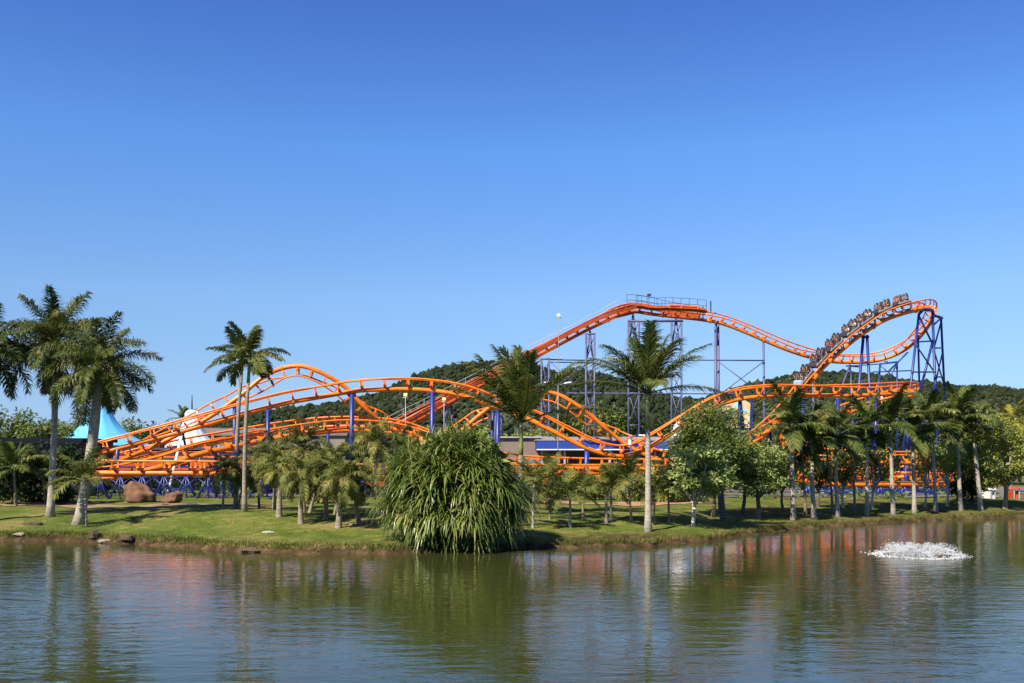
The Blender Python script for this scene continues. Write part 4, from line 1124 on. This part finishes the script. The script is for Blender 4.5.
for c in range(NC):
    i = iT1 - int((c + .5) * (iT1 - iT0) / NC)
    W = Matrix.Translation(B.at(i, 0, RAIL_H - .12)) @ rot_frame(B, i) @ Matrix.Scale(.92, 4)
    car = bpy.data.objects.new('car', None); COL.objects.link(car); car.parent = train
    car.matrix_local = Matrix.Translation(-TRO) @ W
    for k, me in PM.items():
        o = link(k, me, car)
        if k == 'nose' and c > 0: o.material_slots[0].link = 'OBJECT'; o.material_slots[0].material = M['darksteel']
    for ri, sx in enumerate(seat_x):
        for sd in (-1, 1):
            link('seat', SEAT, car, (sx, sd * .25, 0)); link('restraint', REST, car, (sx, sd * .25, 0))
            up = rg.random() < .22
            sn = rg.choice(SHIRTS)[0]
            who = thing('person', '%s-shirted rider, %s, %s row of the %s car from the front, %s seat' % (sn, 'arms raised' if up else 'seated', ('front', 'back')[ri], ORD[c], ('far', 'near')[0 if sd < 0 else 1]), 'person', (0, 0, 0), 0, 'riders on the train')
            who.matrix_world = W @ Matrix.Translation((sx - .02, sd * .25, .40))
            bd, ha, st_, tr_ = RID[up]
            link('body', bd, who); link('hair', ha, who); link('trousers', tr_, who)
            so = link('shirt', st_, who); so.material_slots[0].link = 'OBJECT' if len(so.material_slots) else 'DATA'
            if len(so.material_slots): so.material_slots[0].material = SMAT[sn]
SUN_EL, SUN_AZ, SUN_E = 46, 219, 5.0
SKY_AIR, SKY_DUST, SKY_OZ, SKY_S = 1.0, 0, 5.0, .0705
EXPO = 0.95
# ------------------------------------------------------------------ buildings, tents, lamps, fountain
def wz(py, Y): return CAM_H + (HZ - py) / F * Y
# navy wall building at the left
x0, x1 = P(-60, 0, 74).x, P(81, 0, 74).x
nb = thing('low_building', 'long low navy-dark building behind the left-hand shrubs', 'building', ((x0 + x1) / 2, 77, .85))
w = x1 - x0; hgt = wz(440, 74) - .85
m = MB(); m.box((0, 0, hgt / 2 - .1), (w, 6, hgt)); m.build('wall', plain('navy_wall', (.012, .015, .03), .7, .4, .5), nb, False)
m = MB(); m.box((0, 0, hgt + .02), (w + .5, 6.5, .24)); m.box((0, -3.3, hgt - .18), (w + .3, .06, .2)); m.build('roof', plain('navy_roof', (.012, .014, .025), .95, .3, .6, spec=.05), nb, False)
# blue peaked tent
def tentmat(name, a, bcol, n):
    mt, nt, N, L, bs = mat_new(name); tc = N.new('ShaderNodeTexCoord'); s = N.new('ShaderNodeSeparateXYZ'); L.new(tc.outputs['Object'], s.inputs[0])
    at = N.new('ShaderNodeMath'); at.operation = 'ARCTAN2'; L.new(s.outputs['Y'], at.inputs[0]); L.new(s.outputs['X'], at.inputs[1])
    mu = N.new('ShaderNodeMath'); mu.operation = 'MULTIPLY'; mu.inputs[1].default_value = n; L.new(at.outputs[0], mu.inputs[0])
    sn = N.new('ShaderNodeMath'); sn.operation = 'SINE'; L.new(mu.outputs[0], sn.inputs[0])
    gt = N.new('ShaderNodeMath'); gt.operation = 'GREATER_THAN'; gt.inputs[1].default_value = 0; L.new(sn.outputs[0], gt.inputs[0])
    r = ramp(N, [(0, a), (1, bcol)]); L.new(gt.outputs[0], r.inputs['Fac']); L.new(r.outputs['Color'], bs.inputs['Base Color']); bs.inputs['Roughness'].default_value = .6
    return mt
Y = 97; c = P(101, 458, Y); bz = .85
bt_ = thing('peaked_tent', 'sky-blue peaked tent with a tall concave spire behind the leaning palm', 'tent', (c.x, Y, bz))
ztop = wz(402, Y) - bz; ze = wz(446, Y) - bz
prof = [(4.9, ze - .05), (4.5, ze + .12), (3.5, ze + .62), (2.6, ze + 1.2), (1.9, ze + 1.85), (1.35, ze + 2.55), (.98, ze + 3.25), (.72, ze + 3.8), (.62, ztop)]
m = MB(); m.lathe(prof, n=48, fn=lambda a, z: 1 + .02 * math.cos(a * 12)); m.build('canopy', plain('blue_canvas', (.11, .43, .70), .55, .08, .6), bt_)
m = MB(); m.lathe([(.64, ztop + .02), (.68, ztop + .06), (.68, ztop + .16), (.5, ztop + .2)], n=24); m.build('cap', M['navy'], bt_)
m = MB()
for k in range(12): m.tube([(4.6 * math.cos(k * .5236), 4.6 * math.sin(k * .5236), 0), (4.6 * math.cos(k * .5236), 4.6 * math.sin(k * .5236), ze + .05)], .07, 6)
m.build('pole', M['white'], bt_)
# white and blue striped tent with a round head and mast
Y = 112; c = P(192, 458, Y)
wt = thing('striped_tent', 'white cone tent with light blue stripes and a thin mast', 'tent', (c.x, Y, bz))
z = lambda py: wz(py, Y) - bz
m = MB(); m.lathe([(2.9, z(446)), (2.35, z(442)), (1.75, z(436.5)), (1.2, z(428)), (.95, z(421)), (.8, z(418))], n=48); m.build('canopy', tentmat('striped_canvas', (.78, .78, .76), (.34, .6, .74), 13), wt)
m = MB(); m.lathe([(.8, z(418) + .01), (.78, z(414)), (.66, z(411.5)), (.4, z(410.2)), (.1, z(409.8))], n=20); m.build('head', M['white'], wt)
m = MB(); m.tube([(0, 0, z(410)), (0, 0, z(395))], [.09, .05], 6); m.build('mast', M['darksteel'], wt)
for k in range(8):
    m = MB(); m.tube([(3 * math.cos(k * .785), 3 * math.sin(k * .785), 0), (3 * math.cos(k * .785), 3 * math.sin(k * .785), z(445.2))], .06, 6); m.build('pole', M['steel'], wt)
# service shed behind the low tracks
Ys = 92; xa, xb = P(104, 0, Ys).x, P(262, 0, Ys).x; Hs = wz(449, Ys) - bz
sh_ = thing('service_shed', 'long navy service shed behind the low orange tracks', 'building', ((xa + xb) / 2, Ys + 2.5, bz))
m = MB(); m.box((0, 0, Hs / 2 - .1), (xb - xa, 5, Hs)); m.build('wall', plain('shed_wall', (.014, .02, .06), .6, .4, .5), sh_, False)
m = MB(); m.box((0, 0, Hs + .02), (xb - xa + .5, 5.5, .2)); m.build('roof', plain('shed_roof', (.04, .05, .1), .6, .3, .5), sh_, False)
for k in range(5):
    m = MB(); m.box((-(xb - xa) / 2 + 1.8 + k * 2.8, -2.53, 1.1), (1.1, .06, 2.1)); m.build('door', M['navy'], sh_, False)
# ride station with a blue fascia
Y = 98; xa, xb = P(537, 0, Y).x, P(706, 0, Y).x; cx = (xa + xb) / 2; w = xb - xa
st = thing('station', 'long low ride station with grey roof and bright blue fascia', 'building', (cx, Y + 3, bz))
z = lambda py: wz(py, Y) - bz
m = MB(); m.prism([(-w/2, z(442)), (w/2, z(442)), (w/2, z(440.5)), (0, z(439.5)), (-w/2, z(440.5))], -3.4, -3.2)
m.v = []; m.f = []
m.box((0, 0, z(440)), (w + .3, 6.6, .12)); m.box((0, .4, z(438.2)), (w - 1.2, 5.4, .3)); m.build('roof', plain('grey_sheet_roof', (.26, .25, .26), .8, .2, .7), st, False)
m = MB(); m.box((0, -3.22, (z(441.4) + z(449)) / 2), (w, .1, z(441.4) - z(449))); m.box((-w/2, 0, (z(441.4) + z(449)) / 2), (.1, 6.3, z(441.4) - z(449))); m.build('fascia', plain('bright_blue_panel', (.015, .05, .30), .5, .25, .5), st, False)
m = MB(); m.box((0, -3.3, z(449.6)), (w + .1, .12, .1)); m.build('gutter', M['white'], st, False)
m = MB()
m.box((0, 2.8, z(449) / 2), (w - 1, .15, z(449) - .06)); m.build('wall', plain('station_wall', (.16, .12, .11), .8, .3, .6), st, False)
m = MB(); m.box((0, 0, .5), (w - .5, 5.6, 1.0)); m.build('boarding_deck', plain('deck_concrete', (.16, .14, .13), .8, .3, .6), st, False)
for k in range(8):
    m = MB(); m.box((-w/2 + .5 + k * (w - 1) / 7, -2.7, z(449) / 2), (.2, .2, z(449) - .05)); m.build('post', M['steel'], st, False)
# tan wall left of the station
Y = 104; xa, xb = P(500, 0, Y).x, P(545, 0, Y).x
sw = thing('storage_building', 'small tan building at the left end of the ride station', 'building', ((xa + xb) / 2, Y + 2, bz))
m = MB(); m.box((0, 0, (wz(438, Y) - bz) / 2), (xb - xa, 4, wz(438, Y) - bz)); m.build('wall', plain('tan_render', (.19, .15, .12), .85, .2, .5), sw, False)
m = MB(); m.box((0, 0, wz(438, Y) - bz + .08), (xb - xa + .6, 4.6, .14)); m.build('roof', M['steel'], sw, False)
# brown-grey long wall seen under the left arch
Y = 125; xa, xb = P(198, 0, Y).x, P(345, 0, Y).x
lw = thing('long_building', 'long low grey-brown building under the left arch', 'building', ((xa + xb) / 2, Y + 3, bz))
H = wz(436, Y) - bz
m = MB(); m.box((0, 0, H / 2), (xb - xa, 6, H)); m.build('wall', plain('greybrown_wall', (.2, .17, .15), .85, .3, .4), lw, False)
m = MB(); m.prism([(-3.3, H + .02), (3.3, H + .02), (3.3, H + .16), (0, H + 1.1), (-3.3, H + .16)], -(xb - xa) / 2 - .3, (xb - xa) / 2 + .3)
o = m.build('roof', plain('weathered_roof', (.15, .12, .11), .95, .3, .4, spec=.1), lw, False); o.rotation_euler = (0, 0, R(90))
# painted scenery panel beyond the right track
Y = 112; c = P(735, 458, Y)
pn = thing('painted_panel', 'orange and aqua painted scenery panel framed by blue posts beyond the climbing track', 'scenery panel', (c.x, Y, bz))
mt, nt, N, L, bs = mat_new('panel_paint'); tc = N.new('ShaderNodeTexCoord')
nn = noise(N, L, .55, 3, tc.outputs['Object'], .6, 1.2)
r = ramp(N, [(.3, (.12, .45, .55)), (.44, (.3, .58, .6)), (.5, (.66, .36, .14)), (.58, (.7, .46, .24)), (.66, (.3, .55, .55))]); r.color_ramp.interpolation = 'EASE'
L.new(nn.outputs['Fac'], r.inputs['Fac']); L.new(r.outputs['Color'], bs.inputs['Base Color']); bs.inputs['Roughness'].default_value = .6
zt = wz(399, Y) - bz; zb = wz(428, Y) - bz
m = MB(); m.prism([(-1.6, zb), (1.6, zb), (1.7, zt - .5), (.9, zt), (-.8, zt - .15), (-1.7, zt - .7)], -.08, .08); m.build('panel', mt, pn, False)
for x in (-1.85, 1.85):
    m = MB(); m.box((x, 0, (zt + .1) / 2), (.2, .22, zt + .1)); m.build('post', M['navy'], pn, False)
m = MB(); m.box((0, .18, zb - .12), (3.6, .12, .2)); m.build('crossbeam', M['navy'], pn, False)
# small white kiosk roof right of the lone palm
Y = 100; c = P(669, 458, Y)
kk = thing('white_pavilion', 'small white pavilion roof behind the valley of the front track', 'pavilion', (c.x, Y - 6, bz))
z = lambda py: wz(py, Y - 6) - bz
m = MB(); m.lathe([(1.2, z(438)), (1.05, z(435)), (.6, z(430)), (.45, z(425)), (.2, z(422.5)), (.05, z(421.5))], n=12); m.build('roof', M['white'], kk)
for k in range(4):
    m = MB(); m.tube([(.9 * math.cos(k * 1.571 + .78), .9 * math.sin(k * 1.571 + .78), 0), (.9 * math.cos(k * 1.571 + .78), .9 * math.sin(k * 1.571 + .78), z(438))], .06, 6); m.build('post', M['white'], kk)
# orange stall and white panels in the shade at the right edge
Y = 72
def stall(px, wpx, py0, mat, label, name, cat):
    c = P(px, 458, Y); wd = wpx / F * Y; zz = float(ground(c.x, Y)); H = wz(py0, Y) - zz
    t = thing(name, label, cat, (c.x, Y, zz))
    m = MB(); m.box((0, 0, H * .36), (wd, 1.2, H * .7)); m.build('counter', M[mat], t, False)
    m = MB(); m.prism([(-wd * .6, H * .86), (wd * .6, H * .86), (wd * .25, H), (-wd * .25, H)], -.9, .9); m.build('awning', M[mat], t, False)
    for s in (-1, 1):
        for q in (-1, 1):
            m = MB(); m.box((s * wd * .45, q * .75, H * .43), (.07, .07, H * .87)); m.build('post', M['steel'], t, False)
stall(1011.5, 5.5, 487, 'orange_shaded', 'small orange stall in the shade under the lime leafy tree', 'market_stall', 'stall')
stall(988, 4.5, 488, 'white', 'small white stall in the shade left of the lime tree trunk', 'market_stall', 'stall')
# fence along the foot of the ride
def fence(pxa, pxb, Y, py_top, mat, label):
    a = P(pxa, 0, Y).x; b_ = P(pxb, 0, Y).x; n = max(2, int((b_ - a) / 2.2)); zt = wz(py_top, Y)
    t = thing('fence', label, 'fence', ((a + b_) / 2, Y, float(ground((a + b_) / 2, Y)))); o = Vector(t.location)
    for k in range(n + 1):
        x = a + (b_ - a) * k / n; m = MB(); m.box((x - o.x, 0, (zt - o.z) / 2 - .05), (.1, .1, zt - o.z + .1)); m.build('post', M[mat], t, False)
    for h in (.95, .62, .3):
        m = MB(); m.box(((a + b_) / 2 - o.x, -.07, (zt - o.z) * h), (b_ - a, .04, .1)); m.build('rail', M[mat], t, False)
M['fencewood'] = plain('weathered_fence', (.16, .14, .13), .85, .3, 2)
fence(385, 520, 78.4, 486, 'fencewood', 'grey rail fence running behind the strap-leaf thicket')
fence(528, 690, 78.2, 486.5, 'fencewood', 'grey rail fence behind the young palms')
fence(705, 800, 77.6, 488, 'fencewood', 'grey rail fence behind the leafy trees')
fence(806, 960, 79.0, 489, 'navy', 'blue rail fence behind the right bank palms')
fence(90, 240, 78.6, 489, 'navy', 'blue rail fence behind the red-brown boulders')

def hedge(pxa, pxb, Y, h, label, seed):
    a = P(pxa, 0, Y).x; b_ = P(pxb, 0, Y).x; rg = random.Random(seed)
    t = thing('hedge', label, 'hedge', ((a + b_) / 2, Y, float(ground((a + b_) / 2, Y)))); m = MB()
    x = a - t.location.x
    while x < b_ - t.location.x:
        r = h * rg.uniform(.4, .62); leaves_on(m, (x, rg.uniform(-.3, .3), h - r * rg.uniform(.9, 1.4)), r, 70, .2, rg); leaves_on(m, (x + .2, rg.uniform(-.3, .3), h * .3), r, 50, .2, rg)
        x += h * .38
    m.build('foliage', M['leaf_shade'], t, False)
hedge(70, 250, 80.5, 1.5, 'added dark hedge standing in for shade behind the red-brown boulders', 31)  # hedge added; its dark leaves stand in for shade under the low track
hedge(250, 400, 81, 1.1, 'low dark hedge behind the short shaggy palms', 32)
hedge(500, 700, 80.3, .9, 'low dark hedge behind the young palms on the middle lawn', 33)
hedge(700, 975, 81, 1.3, 'dark hedge behind the right bank palms', 34)
# --- lamps
def lamp_post(label, px, py, Y, kind, mat='steel'):
    x = (px - CX) / F * Y; zg = float(ground(x, Y)); H = wz(py, Y) - zg
    t = thing('street_lamp' if kind != 'flood' else 'floodlight_mast', label, 'lamp post', (x, Y, zg))
    m = MB(); m.tube([(0, 0, -.05), (0, 0, .3), (0, 0, H * .6), (0, 0, H)], ([.09, .065, .05, .04] if kind != 'flood' else [.05, .035, .03, .025]), 8); m.build('post', M[mat], t)
    if kind == 'double':
        for s in (-1, 1):
            m = MB(); m.tube([(0, 0, H - .05), (s * .3, 0, H + .06), (s * .55, 0, H + .12)], .035, 6); a = m.build('arm', M[mat], t)
            m = MB(); m.lathe([(.04, -.06), (.13, -.03), (.15, .03), (.08, .09), (.02, .1)], (0, 0, 0), 12)
            h = m.build('lamp_head', M['white'], t, True, (s * .82, 0, H + .16)); h.scale = (2.4, 1.1, 1); h.rotation_euler = (0, R(-8) * s, 0)
    elif kind == 'flood':
        m = MB(); m.box((0, 0, 0), (.34, .2, .3)); m.box((0, 0, -.22), (.08, .08, .2)); m.build('lamp_head', M['lampglass'], t, False, (0, 0, H + .3))
        m = MB(); m.tube([(-.3, 0, H + .02), (.3, 0, H + .02)], .03, 6); m.build('bracket', M[mat], t)
    else:
        m = MB(); m.tube([(0, 0, H - .02), (.35, 0, H + .12), (.7, 0, H + .14)], .05, 6); m.build('arm', M[mat], t)
        m = MB(); m.box((.85, 0, H + .14), (.55, .25, .1)); m.build('lamp_head', M['white'], t, False)
        m = MB(); m.box((-.12, -.1, H - .4), (.22, .18, .4)); m.build('control_box', M['white'], t, False)
M['dullsteel'] = plain('dull_steel', (.2, .2, .2), .6, .2, 3)
M['lampglass'] = plain('yellow_glass', (.75, .72, .35), .3, .1, 3)
lamp_post('tall twin-armed pale street lamp before the right-hand orange arch', 558, 385, 82, 'double', 'dullsteel')
lamp_post('tall floodlight mast standing clear above the lift hill', 558.5, 318, 104, 'flood', 'dullsteel')
lamp_post('floodlight mast with a yellowish head below the crest of the front hill', 405.5, 398, 92, 'flood')
lamp_post('short floodlight mast in front of the lift hill track', 444, 402, 97, 'flood')
lamp_post('blue lamp post with a white box left of the lone palm trunk', 631, 437, 76, 'single', 'navy')

# --- fountain in the pond
fc = P(918, 0, 37.2); fy = 37.2
ft = thing('fountain', 'low white frothing fountain jet ring on the open water', 'fountain', (fc.x, fy, 0))
mt, nt, N, L, bs = mat_new('white_water'); bs.inputs['Base Color'].default_value = (.72, .74, .76, 1); bs.inputs['Roughness'].default_value = .25
tl = N.new('ShaderNodeBsdfTranslucent'); tl.inputs['Color'].default_value = (.85, .88, .9, 1); ms = N.new('ShaderNodeMixShader'); ms.inputs[0].default_value = .4
L.new(bs.outputs[0], ms.inputs[1]); L.new(tl.outputs[0], ms.inputs[2]); L.new(ms.outputs[0], N['Material Output'].inputs['Surface'])
bmx = bmesh.new(); bmesh.ops.create_icosphere(bmx, subdivisions=1, radius=1)
dv = np.array([v.co for v in bmx.verts]); df = np.array([[q.index for q in f.verts] for f in bmx.faces]); bmx.free()
rs = np.random.RandomState(8); pts = []; rr = []
for j in range(36):
    a = 2 * math.pi * j / 36 + rs.uniform(-.05, .05); out = rs.uniform(.75, 1.2); hh = rs.uniform(.18, .42)
    for _ in range(120):
        u = rs.rand(); r = .45 + out * u * 1.0; z = hh * 4 * u * (1 - u) * (1 - .15 * u) + rs.normal(0, .035)
        pts.append((math.cos(a) * r + rs.normal(0, .05 + .05 * u), math.sin(a) * r + rs.normal(0, .05 + .05 * u), max(.005, z))); rr.append(rs.uniform(.006, .014) * (1.6 if rs.rand() > .9 else 1))
pts = np.array(pts); rr = np.array(rr)
V = (dv[None] * rr[:, None, None] * np.array([1, 1, 1.25]) * (1 + rs.uniform(-.2, .2, (len(rr), len(dv), 1))) + pts[:, None]).reshape(-1, 3)
Q = (df[None] + (np.arange(len(rr)) * len(dv))[:, None, None]).reshape(-1, 3)
link('spray', np_mesh('spray', V, Q, mt), ft)
pts = []; rr = []
for _ in range(800):
    a = rs.uniform(0, 6.283); r = 1.25 + abs(rs.normal(0, .28)) if rs.rand() < .75 else rs.uniform(.2, 1.7)
    pts.append((math.cos(a) * r, math.sin(a) * r, .0)); rr.append(rs.uniform(.01, .035))
pts = np.array(pts); rr = np.array(rr)
V = (dv[None] * rr[:, None, None] * np.array([1.3, 1.3, .5]) + pts[:, None]).reshape(-1, 3); Q = (df[None] + (np.arange(len(rr)) * len(dv))[:, None, None]).reshape(-1, 3)
link('foam', np_mesh('foam', V, Q, mt), ft)

# ------------------------------------------------------------------ light, sky, camera
EL = R(SUN_EL); AZ = SUN_AZ    # AZ: direction to the sun, degrees clockwise from +Y
sd = Vector((math.sin(R(AZ)) * math.cos(EL), math.cos(R(AZ)) * math.cos(EL), math.sin(EL)))
sun = bpy.data.lights.new('sun', 'SUN'); sun.energy = SUN_E; sun.angle = R(.53); sun.color = (1, .90, .75)
so = bpy.data.objects.new('sun', sun); COL.objects.link(so)
so.rotation_euler = (-sd).to_track_quat('-Z', 'Y').to_euler(); so.location = sd * 200
w = bpy.data.worlds.new('World'); scene.world = w; w.use_nodes = True
N = w.node_tree.nodes; L = w.node_tree.links
sky = N.new('ShaderNodeTexSky'); sky.sky_type = 'NISHITA'; sky.sun_disc = False
sky.sun_elevation = EL; sky.sun_rotation = R(AZ); sky.air_density = SKY_AIR; sky.dust_density = SKY_DUST; sky.ozone_density = SKY_OZ; sky.altitude = 3000
tcw = N.new('ShaderNodeTexCoord'); sz = N.new('ShaderNodeSeparateXYZ'); L.new(tcw.outputs['Generated'], sz.inputs[0])
sr = ramp(N, [(0, (.5, .56, .75)), (.033, (.625, .678, .836)), (.076, (.866, .866, .9)), (.156, (1.133, 1.171, 1.159)), (.294, (.966, 1.329, 1.627)), (.409, (.704, 1.013, 1.56)), (.8, (.6, .9, 1.4))])
for e in sr.color_ramp.elements: e.color = (e.color[0] / 1.7, e.color[1] / 1.7, e.color[2] / 1.7, 1)
vm = N.new('ShaderNodeVectorMath'); vm.operation = 'MULTIPLY'; vs_ = N.new('ShaderNodeVectorMath'); vs_.operation = 'SCALE'; vs_.inputs['Scale'].default_value = 1.7
L.new(sz.outputs['Z'], sr.inputs['Fac']); L.new(sky.outputs[0], vm.inputs[0]); L.new(sr.outputs['Color'], vm.inputs[1]); L.new(vm.outputs[0], vs_.inputs[0])
L.new(vs_.outputs[0], N['Background'].inputs['Color']); N['Background'].inputs['Strength'].default_value = SKY_S

HAZE = 0
if HAZE:
    hz = MB(); hz.box((0, 600, 60), (3300, 2100, 124)); ho = hz.build('haze', None, None, False); ho['kind'] = 'stuff'; ho['label'] = 'thin pale summer haze in the air'; ho['category'] = 'haze'
    hm_ = bpy.data.materials.new('haze'); hm_.use_nodes = True; hn = hm_.node_tree.nodes; hn.remove(hn['Principled BSDF'])
    pv = hn.new('ShaderNodeVolumePrincipled'); pv.inputs['Color'].default_value = (.75, .85, 1, 1); pv.inputs['Density'].default_value = HAZE
    hm_.node_tree.links.new(pv.outputs[0], hn['Material Output'].inputs['Volume']); ho.data.materials.append(hm_)
    scene.cycles.volume_bounces = 0
cam = bpy.data.cameras.new('camera'); co = bpy.data.objects.new('camera', cam); COL.objects.link(co); scene.camera = co
co.location = (0, 0, CAM_H); co.rotation_euler = (R(90), 0, 0)
cam.sensor_width = 36; cam.lens = 36 * F / 1024; cam.shift_y = (HZ - 341.5) / 1024; cam.clip_end = 20000; cam.clip_start = .1
vs = scene.view_settings; vs.view_transform = 'Standard'; vs.look = 'None'; vs.exposure = EXPO; vs.gamma = 1
scene.cycles.max_bounces = 6; scene.cycles.diffuse_bounces = 2; scene.cycles.glossy_bounces = 3; scene.cycles.transparent_max_bounces = 8
scene.cycles.caustics_reflective = False; scene.cycles.caustics_refractive = False
scene.cycles.use_denoising = True
